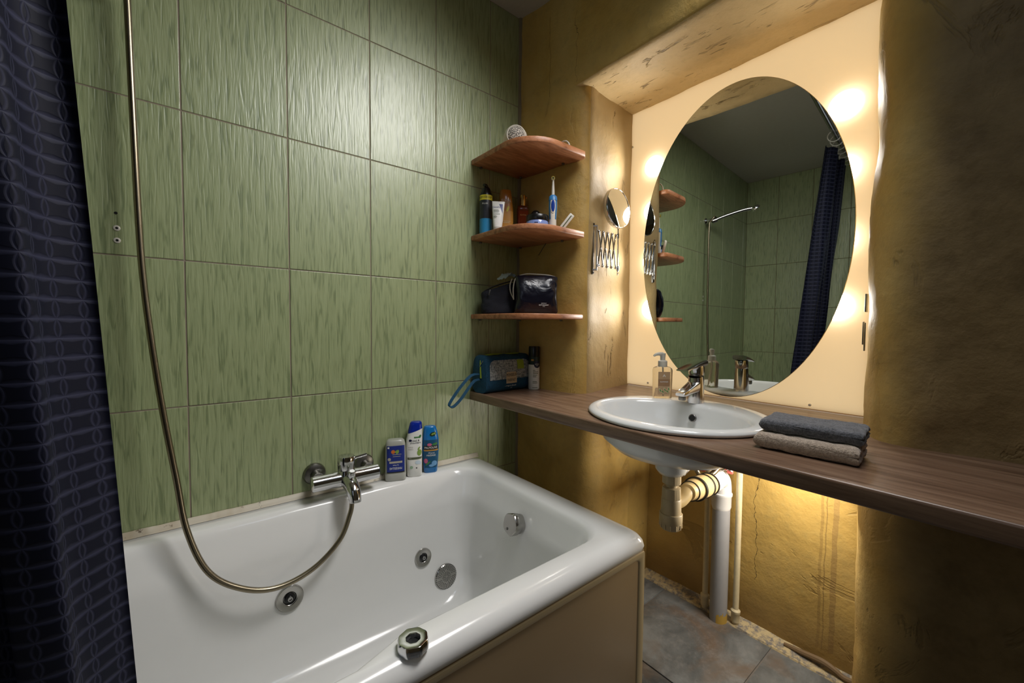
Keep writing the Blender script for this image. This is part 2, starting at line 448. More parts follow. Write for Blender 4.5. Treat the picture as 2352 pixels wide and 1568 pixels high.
def part(name, mb, mats, parent=None, ang=40, loc=None, label=None, kind=None):
    if not isinstance(mats, (list, tuple)): mats = [mats]
    org = ORG[parent.name] if parent is not None else V(loc or (0, 0, 0))
    me = bpy.data.meshes.new(name)
    me.from_pydata([tuple(p - org) for p in mb.v], [], mb.f)
    for m in mats: me.materials.append(m)
    me.polygons.foreach_set('material_index', mb.mi)
    bm = bmesh.new(); bm.from_mesh(me)
    if getattr(mb, 'recalc', True): bmesh.ops.recalc_face_normals(bm, faces=list(bm.faces))
    bm.to_mesh(me); bm.free()
    me.polygons.foreach_set('use_smooth', [True]*len(me.polygons))
    me.set_sharp_from_angle(angle=math.radians(ang))
    me.update()
    o = bpy.data.objects.new(name, me); C.objects.link(o)
    if parent is not None: o.parent = parent
    else: o.location = org
    ORG[o.name] = org
    if label: o['label'] = label
    if kind: o['kind'] = kind
    return o

def solo(name, mb, mats, loc, label, cat, group=None, ang=40):
    o = part(name, mb, mats, None, ang, loc); o['label'] = label; o['category'] = cat
    if group: o['group'] = group
    return o

def copy_tree(o, parent=None):
    c = o.copy(); C.objects.link(c)
    if parent is not None: c.parent = parent
    for ch in list(o.children): copy_tree(ch, c)
    return c

def struct(o): o['kind'] = 'structure'; return o

def glyphs(s, size, align='CENTER', spacing=1.0):
    cu = bpy.data.curves.new('lettering', 'FONT'); cu.body = s; cu.size = size; cu.align_x = align
    cu.align_y = 'CENTER'; cu.space_character = spacing; cu.resolution_u = 3; cu.fill_mode = 'FRONT'
    ob = bpy.data.objects.new('lettering', cu)
    me = bpy.data.meshes.new_from_object(ob)
    vs = [v.co.copy() for v in me.vertices]; fs = [tuple(p.vertices) for p in me.polygons]
    bpy.data.objects.remove(ob); bpy.data.curves.remove(cu); bpy.data.meshes.remove(me)
    return vs, fs

class Bottle:
    """vertical body of superellipse sections (z, width, depth, exponent, cx); front looks to local -y"""
    def __init__(self, secs, loc, rot=0.0, tilt=None):
        self.s = secs; self.loc = V(loc)
        self.T = Matrix.Translation(self.loc) @ Matrix.Rotation(rot, 4, 'Z')
        if tilt is not None: self.T = self.T @ tilt
    def at(self, z):
        s = self.s
        if z <= s[0][0]: return s[0][1:]
        for a, b in zip(s, s[1:]):
            if a[0] <= z <= b[0]:
                t = (z-a[0])/max(1e-9, b[0]-a[0]); return tuple(p*(1-t)+q*t for p, q in zip(a[1:], b[1:]))
        return s[-1][1:]
    def loop(self, sec, seg, shear=0.0):
        z, w, d, n, cx = sec; lp = []
        for i in range(seg):
            a = 2*PI*i/seg; c, s = math.cos(a), math.sin(a)
            x = math.copysign(abs(c)**(2/n), c)*w/2 + cx; y = math.copysign(abs(s)**(2/n), s)*d/2
            lp.append((x, y, z + shear*(x)))
        return lp
    def body(self, z0=None, z1=None, seg=32, shear0=0.0, shear1=0.0):
        s = [q for q in self.s if (z0 is None or q[0] > z0+1e-6) and (z1 is None or q[0] < z1-1e-6)]
        loops = []
        if z0 is not None: loops.append(self.loop((z0, *self.at(z0)), seg, shear0))
        loops += [self.loop(q, seg) for q in s]
        if z1 is not None: loops.append(self.loop((z1, *self.at(z1)), seg, shear1))
        return MB().loft(loops, T=self.T)
    def surf(self, u, z, e=0.0004):
        w, d, n, cx = self.at(z)
        t = min(0.995, abs(2*(u-cx)/w)); y = -(d/2)*(1-t**n)**(1/n) - e
        return self.T @ V((u, y, z))
    def patch(self, u0, u1, z0, z1, nu=10, nz=6, e=0.0004):
        rows = [[self.surf(u0+(u1-u0)*j/nu, z0+(z1-z0)*i/nz, e) for j in range(nu+1)] for i in range(nz+1)]
        return MB().grid(rows)
    def blob(self, u, z, ru, rz, n=18, e=0.0007, rot=0.0, mb=None):
        mb = mb or MB(); pts = [self.surf(u, z, e)]; m = 4
        for k in range(1, m+1):
            for i in range(n):
                a = 2*PI*i/n; x, y = ru*math.cos(a)*k/m, rz*math.sin(a)*k/m
                pts.append(self.surf(u + x*math.cos(rot)-y*math.sin(rot), z + x*math.sin(rot)+y*math.cos(rot), e))
        fs = [(0, 1+i, 1+(i+1) % n) for i in range(n)]
        for k in range(m-1):
            for i in range(n): fs.append((1+k*n+i, 1+(k+1)*n+i, 1+(k+1)*n+(i+1) % n, 1+k*n+(i+1) % n))
        return mb.add(pts, fs)
    def poly(self, uz, e=0.0007, mb=None):
        mb = mb or MB(); return mb.add([self.surf(u, z, e) for u, z in uz], [tuple(range(len(uz)))])
    def text(self, s, size, u, z, e=0.0005, rot=0.0, sx=1.0, mb=None, align='CENTER', shear=0.0):
        mb = mb or MB(); vs, fs = glyphs(s, size, align)
        c, sn = math.cos(rot), math.sin(rot)
        return mb.add([self.surf(u + ((p.x*sx+shear*p.y)*c - p.y*sn), z + ((p.x*sx+shear*p.y)*sn + p.y*c), e) for p in vs], fs)

def disp(p, amp=0.006, sc=3.2):
    q = V(p)
    return amp*noise.noise(q*sc) + amp*0.45*noise.noise(q*sc*3.1 + V((5, 1, 9))) + amp*0.18*noise.noise(q*sc*9.0)

def resample(pts, n):
    P = [V((*p, 0)) for p in pts]; P = spline(P, 12)
    L = [0.0]
    for a, b in zip(P, P[1:]): L.append(L[-1] + (b-a).length)
    out = []; j = 0
    for i in range(n):
        t = L[-1]*i/(n-1)
        while j < len(L)-2 and L[j+1] < t: j += 1
        f = (t-L[j])/max(1e-9, L[j+1]-L[j]); q = P[j].lerp(P[j+1], f); out.append((q.x, q.y))
    return out

# ------------------------------------------------------------------ setting: floor
CEIL = 2.45; XL = -2.24; YF = -2.30
mb = MB().box((-0.85, YF/2, -0.04), (2.9, -YF+0.2, 0.08-0.008))
fl = struct(part('floor', mb, MT['floor_grout'], None, loc=(0, 0, 0)))
G = 0.0025
tile_me = None
xs = [0.425 - 0.405*i for i in range(8)]; ys = [-0.095 - 0.405*i for i in range(7)]; ys = [0.31-0.405+0.0] + ys[1:]
for i in range(7):
    for j in range(6):
        x1, x0 = xs[i], max(xs[i+1], XL); y1, y0 = ys[j], max(ys[j+1], YF)
        if x1 - x0 < 0.05 or y1 - y0 < 0.05: continue
        if x1 < -0.25 and y0 > -0.80 : continue
        mb = MB().box(((x0+x1)/2, (y0+y1)/2, -0.005), (x1-x0-2*G, y1-y0-2*G, 0.011), 0.0018)
        part('floor_tile', mb, MT['slate'], fl)
# cement fillet along the niche wall
rows = []
for i in range(60):
    y = -0.36 - 0.80*i/59; w0 = 0.424 + 0.006*noise.noise(V((y*22, 0, 3))); rows.append(
        [(w0, y, -0.004), (w0+0.004, y, 0.003), (0.45, y, 0.004+0.003*noise.noise(V((y*30, 2, 1)))), (0.47, y, 0.008+0.004*noise.noise(V((y*18, 5, 1)))), (0.495, y, 0.02)])
struct(part('trim_2', MB().grid(rows), MT['cement'], None, loc=(0, 0, 0)))

# ------------------------------------------------------------------ setting: tiled back wall and left wall
zj = [0.0, 0.109, 0.502, 0.895, 1.288, 1.681, 2.074, CEIL]
xj = [0.0] + [-0.154 - 0.25*i for i in range(9)] + [XL]
wb = struct(part('wall_back', MB().box((-1.12, 0.0515, CEIL/2), (2.6, 0.10, CEIL)), MT['grout'], None, loc=(0, 0, 0)))
def wall_tile(parent, x0, x1, z0, z1, side, jit):
    g = 0.0016; w, h = x1-x0-2*g, z1-z0-2*g
    key = (round(w, 4), round(h, 4))
    if key not in TILES:
        m2 = MB().box((0, 0.0045, 0), (w, 0.009, h), 0.0012, seg=2)
        me = bpy.data.meshes.new('wall_tile'); me.from_pydata([tuple(p) for p in m2.v], [], m2.f); me.materials.append(MT['tile'])
        TILES[key] = me
    o = bpy.data.objects.new('wall_tile', TILES[key]); C.objects.link(o); o.parent = parent
    if side == 'back': o.location = ((x0+x1)/2, jit, (z0+z1)/2)
    else:
        o.location = (XL - jit, (x0+x1)/2, (z0+z1)/2); o.rotation_euler = (0, 0, PI/2)
    return o
TILES = {}
for r in range(7):
    for c in range(10):
        if c > 1 and zj[r+1] < 0.5: continue
        wall_tile(wb, max(xj[c+1], XL), xj[c], zj[r], zj[r+1], 'back', random.uniform(-0.0006, 0.0006))
wl = struct(part('wall_left', MB().box((XL-0.0515, YF/2, CEIL/2), (0.10, -YF+0.2, CEIL)), MT['white_wall'], None, loc=(0, 0, 0)))
yj = [0.0, -0.25, -0.50, -0.75, -0.82]
for r in range(1, 7):
    for c in range(4):
        wall_tile(wl, yj[c+1], yj[c], zj[r], zj[r+1], 'left', random.uniform(-0.0006, 0.0006))
struct(part('ceiling', MB().box((-0.85, YF/2, CEIL+0.05), (2.9, -YF+0.2, 0.10)), MT['ceiling'], None, loc=(0, 0, 0)))
struct(part('wall_front', MB().box((-0.85, YF-0.05, CEIL/2), (2.9, 0.10, CEIL)), MT['white_wall'], None, loc=(0, 0, 0)))

# ------------------------------------------------------------------ setting: ochre wall with its niche
PU = [(0.0, 0.02), (0.010, -0.03), (0.022, -0.08), (0.030, -0.14), (0.036, -0.20), (0.044, -0.25), (0.058, -0.293), (0.083, -0.320), (0.118, -0.324), (0.20, -0.304), (0.34, -0.280), (0.50, -0.256)]
PL = [(0.0, 0.02), (0.012, -0.06), (0.016, -0.15), (0.018, -0.24), (0.024, -0.32), (0.045, -0.370), (0.085, -0.394), (0.13, -0.396), (0.20, -0.390), (0.30, -0.383), (0.40, -0.377), (0.50, -0.372)]
PR = [(0.50, -1.122), (0.40, -1.130), (0.30, -1.145), (0.22, -1.162), (0.165, -1.186), (0.138, -1.222), (0.132, -1.275), (0.148, -1.36), (0.160, -1.48), (0.165, -1.75), (0.165, -2.05), (0.165, YF-0.02)]
wr = MB()
def pier(prof, z0, z1, nz, npf, mats, amp):
    pr = resample(prof, npf); rows = []
    for i in range(nz+1):
        z = z0 + (z1-z0)*i/nz; row = []
        for k, (x, y) in enumerate(pr):
            a = pr[max(k-1, 0)]; b = pr[min(k+1, npf-1)]
            tx, ty = b[0]-a[0], b[1]-a[1]; l = math.hypot(tx, ty); nx, ny = ty/l, -tx/l
            d = disp((x, y, z), amp)
            row.append((x + nx*d, y + ny*d, z))
        rows.append(row)
    o = len(wr.f)
    wr.grid(rows)
    for i in range(nz):
        for k in range(npf-1):
            x, y = pr[k]
            wr.mi[o + i*(npf-1) + k] = mats(x, y)
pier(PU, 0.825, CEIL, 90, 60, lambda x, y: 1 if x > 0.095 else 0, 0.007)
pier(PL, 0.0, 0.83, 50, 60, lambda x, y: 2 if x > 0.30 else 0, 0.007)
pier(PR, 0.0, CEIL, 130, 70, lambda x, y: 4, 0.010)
def lint_x(y):
    if y > -0.9: return 0.0325 + 0.0155*max(0, min(1, (-y-0.155)/0.12))
    t = min(1, (-0.9-y)/0.33); return 0.048 + 0.085*t*t
rows = []
for i in range(70):
    y = -0.155 - 1.25*i/69; xf = lint_x(y); row = []
    for k in range(14):
        z = CEIL - (CEIL-2.068)*k/13; row.append((xf + disp((xf, y, z), 0.004), y, z))
    row += [(xf+0.004, y, 2.060 + disp((0, y, 1), 0.004)), (xf+0.014, y, 2.054 + disp((0, y, 1), 0.005))]
    for k in range(1, 16):
        x = xf+0.014 + (0.50-xf-0.014)*k/15
        row.append((x, y, 2.054 + 0.040*k/15 + disp((x, y, 2.05), 0.006, 5.0)))
    rows.append(row)
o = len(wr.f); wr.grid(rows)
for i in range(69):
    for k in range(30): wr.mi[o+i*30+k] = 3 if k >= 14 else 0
rows = []
for i in range(60):
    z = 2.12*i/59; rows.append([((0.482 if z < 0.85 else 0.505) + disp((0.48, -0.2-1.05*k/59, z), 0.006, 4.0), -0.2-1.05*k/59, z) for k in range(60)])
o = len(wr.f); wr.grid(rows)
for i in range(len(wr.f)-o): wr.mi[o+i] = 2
wall_r = struct(part('wall_right', wr, [MT['plaster'], MT['plaster_rev'], MT['plaster_low'], MT['plaster_sof'], MT['plaster_pier_shade']], None, 60, (0, 0, 0)))
# solid behind so that no light leaks
struct(part('wall_right', MB().box((0.60, YF/2, CEIL/2), (0.10, -YF+0.3, CEIL+0.2)), MT['white_wall'], None, loc=(0, 0, 0)))

# plaster lip where pipe chase meets floor at right of the niche
mb = MB().tube([(0.466, -0.93, 0.010), (0.462, -0.98, 0.016), (0.456, -1.04, 0.026), (0.452, -1.075, 0.022), (0.450, -1.10, 0.014), (0.448, -1.135, 0.020)], [0.006, 0.009, 0.010, 0.009, 0.008, 0.008], 8, sub=5)
solo('floor_cable', mb, simple('dusty_brown_cable', (120, 98, 70), 0.7), (0.45, -1.04, 0.01), 'dusty brown cable lying along the foot of the niche wall beside the right pier', 'cable')

# caulk bead along the bath
mb = MB()
rows = []
for i in range(120):
    x = -0.05 - 2.14*i/119
    if x > -0.20 and False: continue
    j = 0.0015*noise.noise(V((x*30, 0, 0)))
    rows.append([(x, -0.001, 0.588+j), (x, -0.006, 0.586+j), (x, -0.010, 0.576+j), (x, -0.013+j, 0.5722), (x, -0.004, 0.569)])
rows = [r for r in rows if r[0][0] < -0.21]
struct(part('trim_1', MB().grid(rows), MT['caulk'], None, 60, (0, 0, 0)))
# grout seam in the corner of tiled wall and plaster
rows = [[(-0.004, -0.0005, z), (-0.001 , -0.006+0.003*noise.noise(V((z*14, 1, 0))), z), (0.012, -0.012, z)] for z in [0.36 + 2.09*i/80 for i in range(81)]]
struct(part('trim_3', MB().grid(rows), simple('grey_corner_filler', (128, 116, 92), 0.8), None, 60, (0, 0, 0)))

# ------------------------------------------------------------------ bathtub
def rrect(x0, x1, y0, y1, r, z, ns=26, nc=8, front=None):
    """closed loop, counter-clockwise from front-left, equal counts"""
    P = []
    cs = [(x1-r, y0+r, -PI/2), (x1-r, y1-r, 0), (x0+r, y1-r, PI/2), (x0+r, y0+r, PI)]
    st = [((x0+r, y0), (x1-r, y0)), ((x1, y0+r), (x1, y1-r)), ((x1-r, y1), (x0+r, y1)), ((x0, y1-r), (x0, y0+r))]
    for s in range(4):
        (ax, ay), (bx, by) = st[s]
        for i in range(ns):
            t = i/ns; x, y = ax+(bx-ax)*t, ay+(by-ay)*t
            if s == 0 and front: y += front(x)
            P.append((x, y, z))
        cx, cy, a0 = cs[s]
        for i in range(nc):
            a = a0 + PI/2*i/nc; P.append((cx + r*math.cos(a), cy + r*math.sin(a), z))
    return P
def scoop(k):
    return lambda x: -k*min(1, max(0, (-0.86-x)/0.09))**1 * (1 if True else 0)
TX0, TX1 = -2.20, -0.200
def tl(ins_r, ins_f, ins_b, r, z, k=0.0):
    return rrect(TX0+ins_r, TX1-ins_r, -0.803+ins_f, -0.003-ins_b, r, z, 40, 8, scoop(k) if k else None)
tub = thing('bathtub', 'white whirlpool bathtub with rounded rim against the green tiled wall', 'bathtub', (-1.2, -0.4, 0.0))
L = [tl(0.008, 0.014, 0.004, 0.02, 0.524), tl(0.002, 0.004, 0.001, 0.022, 0.527), tl(0.0, 0.0, 0.0, 0.024, 0.538), tl(0.002, 0.003, 0.001, 0.026, 0.551),
     tl(0.008, 0.011, 0.003, 0.028, 0.562), tl(0.018, 0.023, 0.005, 0.03, 0.5695), tl(0.030, 0.034, 0.007, 0.03, 0.571),
     tl(0.080, 0.067, 0.054, 0.085, 0.571, 0.030), tl(0.090, 0.073, 0.062, 0.085, 0.568, 0.030), tl(0.098, 0.079, 0.070, 0.085, 0.559, 0.029), tl(0.104, 0.083, 0.077, 0.085, 0.545, 0.026),
     tl(0.126, 0.100, 0.098, 0.08, 0.492, 0.010), tl(0.132, 0.106, 0.104, 0.075, 0.476), tl(0.136, 0.112, 0.109, 0.07, 0.455), tl(0.147, 0.128, 0.124, 0.06, 0.33), tl(0.158, 0.143, 0.140, 0.055, 0.22),
     tl(0.178, 0.165, 0.160, 0.06, 0.165), tl(0.215, 0.20, 0.19, 0.08, 0.137), tl(0.27, 0.25, 0.24, 0.10, 0.128), tl(0.40, 0.33, 0.32, 0.06, 0.125)]
mb = MB().loft(L, False, True); mb.recalc = False
part('shell', mb, MT['enamel'], tub, 60)
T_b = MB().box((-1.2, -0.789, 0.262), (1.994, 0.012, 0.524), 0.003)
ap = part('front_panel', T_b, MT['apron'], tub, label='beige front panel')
# raised border with a rounded corner
fr = MB()
outl = [(-2.19, 0.0), (-0.206, 0.0), (-0.206, 0.522), (-2.19, 0.522)]
def rr2(x0, x1, z0, z1, r, n=6):
    P = []
    for cx, cz, a0 in ((x1-r, z0+r, -PI/2), (x1-r, z1-r, 0), (x0+r, z1-r, PI/2), (x0+r, z0+r, PI)):
        for i in range(n+1):
            a = a0 + PI/2*i/n; P.append((cx+r*math.cos(a), cz+r*math.sin(a)))
    return P
lo = [[(x, yy, z) for x, z in rr2(*q)] for yy, q in ((-0.795, (-2.196, -0.204, 0.004, 0.520, 0.004)), (-0.798, (-2.195, -0.205, 0.005, 0.519, 0.005)), (-0.798, (-2.180, -0.224, 0.030, 0.508, 0.014)), (-0.7952, (-2.176, -0.228, 0.034, 0.504, 0.014)))]
part('panel_border', fr.grid(lo, closed=True), MT['apron_edge'], tub, 50)
def jet(cx, cy, cz, r, tub):
    T = frame((cx, cy, cz), (0.0, -1, 0.12))
    j = part('jet', MB().lathe([(r, -0.004), (r, 0.002), (r*0.93, 0.0055), (r*0.55, 0.0048), (r*0.45, 0.002), (r*0.42, -0.003)], T, 40, True, True), MT['satin'], tub)
    part('nozzle', MB().lathe([(r*0.40, -0.004), (r*0.40, 0.0015), (r*0.30, 0.004), (r*0.22, 0.004), (r*0.20, -0.001)], T, 24), MT['black'], j)
    part('nozzle_ball', MB().lathe([(r*0.19, 0.001), (r*0.22, 0.006), (r*0.17, 0.010), (r*0.12, 0.010), (r*0.10, 0.004)], T, 20), MT['chrome'], j)
jet(-0.938, -0.128, 0.338, 0.036, tub); jet(-0.5235, -0.131, 0.309, 0.031, tub)
T = frame((-0.4436, -0.1485, 0.2200), (0, -1, 0.16))
gr = part('suction_grille', MB().lathe([(0.0415, -0.004), (0.0415, 0.003), (0.039, 0.0055), (0.020, 0.0065), (0.0, 0.0068)], T, 40, True, False), MT['satin'], tub)
hm = MB()
for rr, n, z in ((0.006, 6, 0.0068), (0.0105, 10, 0.0067), (0.015, 14, 0.0067), (0.0225, 20, 0.0066), (0.0268, 26, 0.0063), (0.031, 30, 0.0061), (0.035, 34, 0.0059)):
    for i in range(n):
        a = 2*PI*i/n
        if rr > 0.02 and abs(math.sin(2*a)) < 0.16: continue
        hm.lathe([(0.00125, z-0.002), (0.00125, z+0.0004)], T @ Matrix.Translation((rr*math.cos(a), rr*math.sin(a), 0)), 6)
for i in range(40):
    a = 2*PI*i/40; hm.box((0.0402*math.cos(a), 0.0402*math.sin(a), 0.004), (0.0022, 0.0022, 0.0034), T=T)
part('grille_hole', hm, MT['hole'], gr, kind='stuff')
T = frame((-0.338, -0.423, 0.488), (-1, 0, 0.22))
ov = part('overflow_cap', MB().lathe([(0.030, -0.006), (0.030, 0.006), (0.033, 0.010), (0.034, 0.030), (0.031, 0.034), (0.026, 0.0345), (0.0, 0.034)], T, 48, True, False, ripple=lambda a: 0.035*math.cos(5*a)), MT['satin'], tub)
part('cap_screw', MB().lathe([(0.004, 0.032), (0.004, 0.036)], T @ Matrix.Translation((-0.008, -0.016, 0)), 12), MT['dull_chrome'], ov)
T = Matrix.Translation((-0.8615, -0.7735, 0.5705))
kn = part('air_control_knob', MB().lathe([(0.026, 0), (0.0265, 0.004), (0.0262, 0.012), (0.0245, 0.0165), (0.0235, 0.017), (0.0125, 0.0165), (0.0115, 0.014), (0.0115, 0.006), (0.0, 0.006)], T, 64, True, False, ripple=lambda a: 0.028*math.cos(8*a)), MT['chrome'], tub)
part('knob_well', MB().lathe([(0.0113, 0.0062), (0.0113, 0.0075), (0.006, 0.0085), (0.0, 0.009)], T, 24, True, False), MT['hole'], kn)

# ------------------------------------------------------------------ bath mixer and shower hose
mx = thing('bath_mixer', 'chrome wall-mounted bath mixer above the tub edge', 'tap', (-0.763, -0.075, 0.63))
for x in (-0.841, -0.684):
    T = frame((x, -0.0005, 0.640), (0, -1, 0))
    part('escutcheon', MB().lathe([(0.034, 0), (0.034, 0.004), (0.031, 0.012), (0.022, 0.016), (0.016, 0.017), (0.016, 0.05), (0.0, 0.05)], T, 36, True, False), MT['dull_chrome'], mx)
T = frame((-0.866, -0.075, 0.631), (1, 0, 0))
part('body', MB().lathe([(0.0, 0.0), (0.021, 0.0), (0.0235, 0.002), (0.0235, 0.062), (0.026, 0.080), (0.0275, 0.103), (0.026, 0.126), (0.0235, 0.144), (0.0235, 0.203), (0.021, 0.205), (0.0, 0.205)], T, 36, False, False), MT['chrome'], mx)
T = Matrix.Translation((-0.7635, -0.075, 0.645))
cp = part('handle_cap', MB().lathe([(0.030, 0.0), (0.0255, 0.012), (0.0250, 0.014), (0.0262, 0.016), (0.0262, 0.052), (0.024, 0.057), (0.0, 0.059)], T, 36, True, False), MT['chrome'], mx)
part('lever', MB().tube([(-0.752, -0.082, 0.691), (-0.728, -0.090, 0.697), (-0.706, -0.098, 0.7025)], [0.0052, 0.0045, 0.0045], 12), MT['chrome'], cp)
part('spout', MB().tube([(-0.7635, -0.080, 0.628), (-0.7625, -0.108, 0.624), (-0.761, -0.136, 0.610), (-0.760, -0.150, 0.590), (-0.760, -0.153, 0.578)], [0.025, 0.0235, 0.021, 0.0185, 0.0175], 24, sub=6), MT['chrome'], mx)
part('diverter_knob', MB().lathe([(0.008, 0.0), (0.008, 0.010), (0.0105, 0.012), (0.0105, 0.026), (0.008, 0.029), (0.0, 0.029)], frame((-0.7615, -0.118, 0.640), (0, -0.35, 1)), 16, True, False, ripple=lambda a: 0.05*math.cos(6*a)), MT['chrome'], mx)

hose_pts = [(-1.286, -0.082, 1.935), (-1.262, -0.075, 1.945), (-1.252, -0.055, 1.915), (-1.2486, -0.045, 1.8886), (-1.2455, -0.045, 1.6874), (-1.2396, -0.05, 1.3767), (-1.2333, -0.055, 1.2184), (-1.2202, -0.065, 1.058), (-1.2026, -0.08, 0.8956),
            (-1.1806, -0.10, 0.7317), (-1.1619, -0.125, 0.6027), (-1.1212, -0.15, 0.4937), (-1.0505, -0.17, 0.4334), (-0.9723, -0.175, 0.4087), (-0.8841, -0.17, 0.4249), (-0.8082, -0.155, 0.4756), (-0.774, -0.143, 0.5398), (-0.7655, -0.137, 0.575), (-0.7650, -0.136, 0.600)]
hs = thing('shower_hose', 'long brass-grey shower hose looping down into the bathtub', 'hose', (-0.765, -0.136, 0.59))
part('hose', MB().tube(hose_pts, 0.0072, 14, sub=10), MT['brass_hose'], hs)
part('hose_nut', MB().lathe([(0.009, 0), (0.010, 0.003), (0.010, 0.016), (0.008, 0.02)], frame((-0.7652, -0.1362, 0.578), (0, 0.02, 1)), 14), MT['chrome'], hs)
hd = thing('hand_shower', 'chrome hand shower resting in its wall holder, seen in the mirror', 'shower head', (-1.29, -0.05, 1.93))
part('handle', MB().tube([(-1.284, -0.075, 1.928), (-1.32, -0.14, 1.955), (-1.37, -0.23, 1.985), (-1.40, -0.285, 1.995)], [0.011, 0.0125, 0.013, 0.016], 16, sub=5), MT['chrome'], hd)
part('head', MB().lathe([(0.012, 0.018), (0.030, 0.012), (0.036, 0.0), (0.034, -0.010), (0.0, -0.010)], frame((-1.41, -0.305, 1.992), (0.35, 0.55, 0.75)), 28, True, False), MT['chrome'], hd)
hh = thing('shower_holder', 'chrome wall bracket that holds the hand shower', 'bracket', (-1.29, 0, 1.93))
part('rosette', MB().lathe([(0.024, 0), (0.024, 0.006), (0.014, 0.016), (0.012, 0.05), (0.0, 0.05)], frame((-1.285, -0.0005, 1.93), (0, -1, 0)), 24, True, False), MT['chrome'], hh)
part('clip', MB().lathe([(0.0145, -0.016), (0.019, -0.016), (0.019, 0.016), (0.0145, 0.016)], frame((-1.288, -0.068, 1.925), (-0.42, -0.8, 0.3)), 24, False, False), MT['chrome'], hh)
# wall plugs left in the tile
for i, (z, lab) in enumerate(((1.354, 'white screw plug in the tile, upper of the pair beside the hose'), (1.324, 'white screw plug in the tile, lower of the pair beside the hose'))):
    T = frame((-1.283, 0.0, z), (0, -1, 0))
    pg = thing('wall_plug', lab, 'wall plug', (-1.283, 0, z), 'screw plugs in the green tile')
    part('collar', MB().lathe([(0.0068, -0.001), (0.0068, 0.0012), (0.0055, 0.0022), (0.0030, 0.0022), (0.0028, 0.0008)], T, 18, True, False), MT['white_pl'], pg)
    part('hole', MB().lathe([(0.0029, 0.0006), (0.0029, 0.0014)], T, 12), MT['hole'], pg)
part('drill_hole', MB().lathe([(0.0034, -0.001), (0.0034, 0.0006)], frame((-1.2838, 0.0, 1.3908), (0, -1, 0)), 12), MT['hole'], wb)

# ------------------------------------------------------------------ worktop, washbasin, tap
cutn = 64
wt = MB()
CY, CX0 = -0.753, 0.008
def counter_mesh():
    """slab with an oval opening, rounded front edge; built as rings from the oval out to the outline"""
    ZT, ZB = 0.850, 0.814
    outline = []
    N = 160
    prof = resample(PU[:], 60)
    x0, x1, y0, y1 = -0.249, 0.475, -2.2, -0.002
    ring_in, ring_out = [], []
    angs = [2*PI*i/N for i in range(N)] + [math.atan2(yy-CY, xx-CX0) % (2*PI) for xx in (-0.243, 0.475) for yy in (-1.10, -0.40)]
    for a in sorted(angs):
        c, s = math.cos(a), math.sin(a)
        ring_in.append((CX0 + 0.215*c, CY + 0.235*s))
        # ray to a local rectangle around the basin
        bx0, bx1, by0, by1 = -0.243, 0.475, -1.10, -0.40
        tx = ((bx1-CX0)/c if c > 1e-9 else (bx0-CX0)/c if c < -1e-9 else 1e9); ty = ((by1-CY)/s if s > 1e-9 else (by0-CY)/s if s < -1e-9 else 1e9)
        t = min(tx, ty); ring_out.append((CX0 + t*c, CY + t*s))
    for z, flip in ((ZT, False), (ZB, True)):
        wt.grid([[(x, y, z) for x, y in ring_in], [(x, y, z) for x, y in ring_out]], closed=True, flip=flip)
    wt.grid([[(x, y, ZT) for x, y in ring_in], [(x, y, ZB) for x, y in ring_in]], closed=True)
    for ya, yb in ((-2.2, -1.10), (-0.40, y1)):
        for z in (ZT, ZB): wt.add([(-0.243, ya, z), (0.475, ya, z), (0.475, yb, z), (-0.243, yb, z)], [(0, 1, 2, 3)])
    # rounded nose
    nose = [(-0.243, ZT)] + [(-0.243 - 0.006*math.sin(PI/2*k/5), ZT - 0.006 + 0.006*math.cos(PI/2*k/5)) for k in range(1, 6)] + [(-0.249, ZB+0.006)] + [(-0.243 - 0.006*math.cos(PI/2*k/5), ZB + 0.006 - 0.006*math.sin(PI/2*k/5)) for k in range(1, 6)]
    wt.grid([[(x, y, z) for x, z in nose] for y in (-2.2, y1)])
    wt.add([(x, y1, z) for x, z in nose] + [(0.475, y1, ZB), (0.475, y1, ZT)], [tuple(range(len(nose)+2))])
counter_mesh()
solo('worktop', wt, MT['walnut'], (-0.1, -1.0, 0.85), 'long dark walnut laminate worktop running through the niche under the mirror', 'worktop', ang=50)

bs = thing('washbasin', 'oval white ceramic washbasin set into the walnut worktop', 'washbasin', (CX0, CY, 0.85))
def ell(cx, cy, rx, ry, z, n=72): return [(cx + rx*math.cos(2*PI*i/n), cy + ry*math.sin(2*PI*i/n), z) for i in range(n)]
IX = -0.030
L = [ell(CX0, CY, 0.236, 0.250, 0.8505), ell(CX0, CY, 0.247, 0.261, 0.8515), ell(CX0, CY, 0.251, 0.265, 0.8560), ell(CX0, CY, 0.250, 0.264, 0.8605), ell(CX0, CY, 0.244, 0.258, 0.8655), ell(CX0, CY, 0.235, 0.250, 0.8680),
     ell(-0.022, CY, 0.192, 0.235, 0.8688), ell(-0.028, CY, 0.182, 0.229, 0.8680), ell(IX, CY, 0.176, 0.224, 0.8640), ell(IX, CY, 0.171, 0.219, 0.8560), ell(IX, CY, 0.163, 0.209, 0.82), ell(-0.026, CY, 0.148, 0.186, 0.78), ell(-0.020, CY, 0.115, 0.145, 0.748), ell(-0.012, CY, 0.065, 0.08, 0.732), ell(-0.01, -0.757, 0.024, 0.024, 0.727)]
mb = MB().loft(L, False, True); mb.recalc = False
part('bowl', mb, MT['ceramic'], bs, 60)
Lu = [ell(CX0, CY, 0.212, 0.232, 0.851), ell(CX0-0.01, CY, 0.205, 0.226, 0.82), ell(-0.02, CY, 0.178, 0.205, 0.775), ell(-0.02, CY, 0.140, 0.165, 0.742), ell(-0.012, -0.757, 0.075, 0.085, 0.722), ell(-0.01, -0.757, 0.048, 0.048, 0.716), ell(-0.01, -0.757, 0.046, 0.046, 0.690), ell(-0.01, -0.757, 0.036, 0.036, 0.676)]
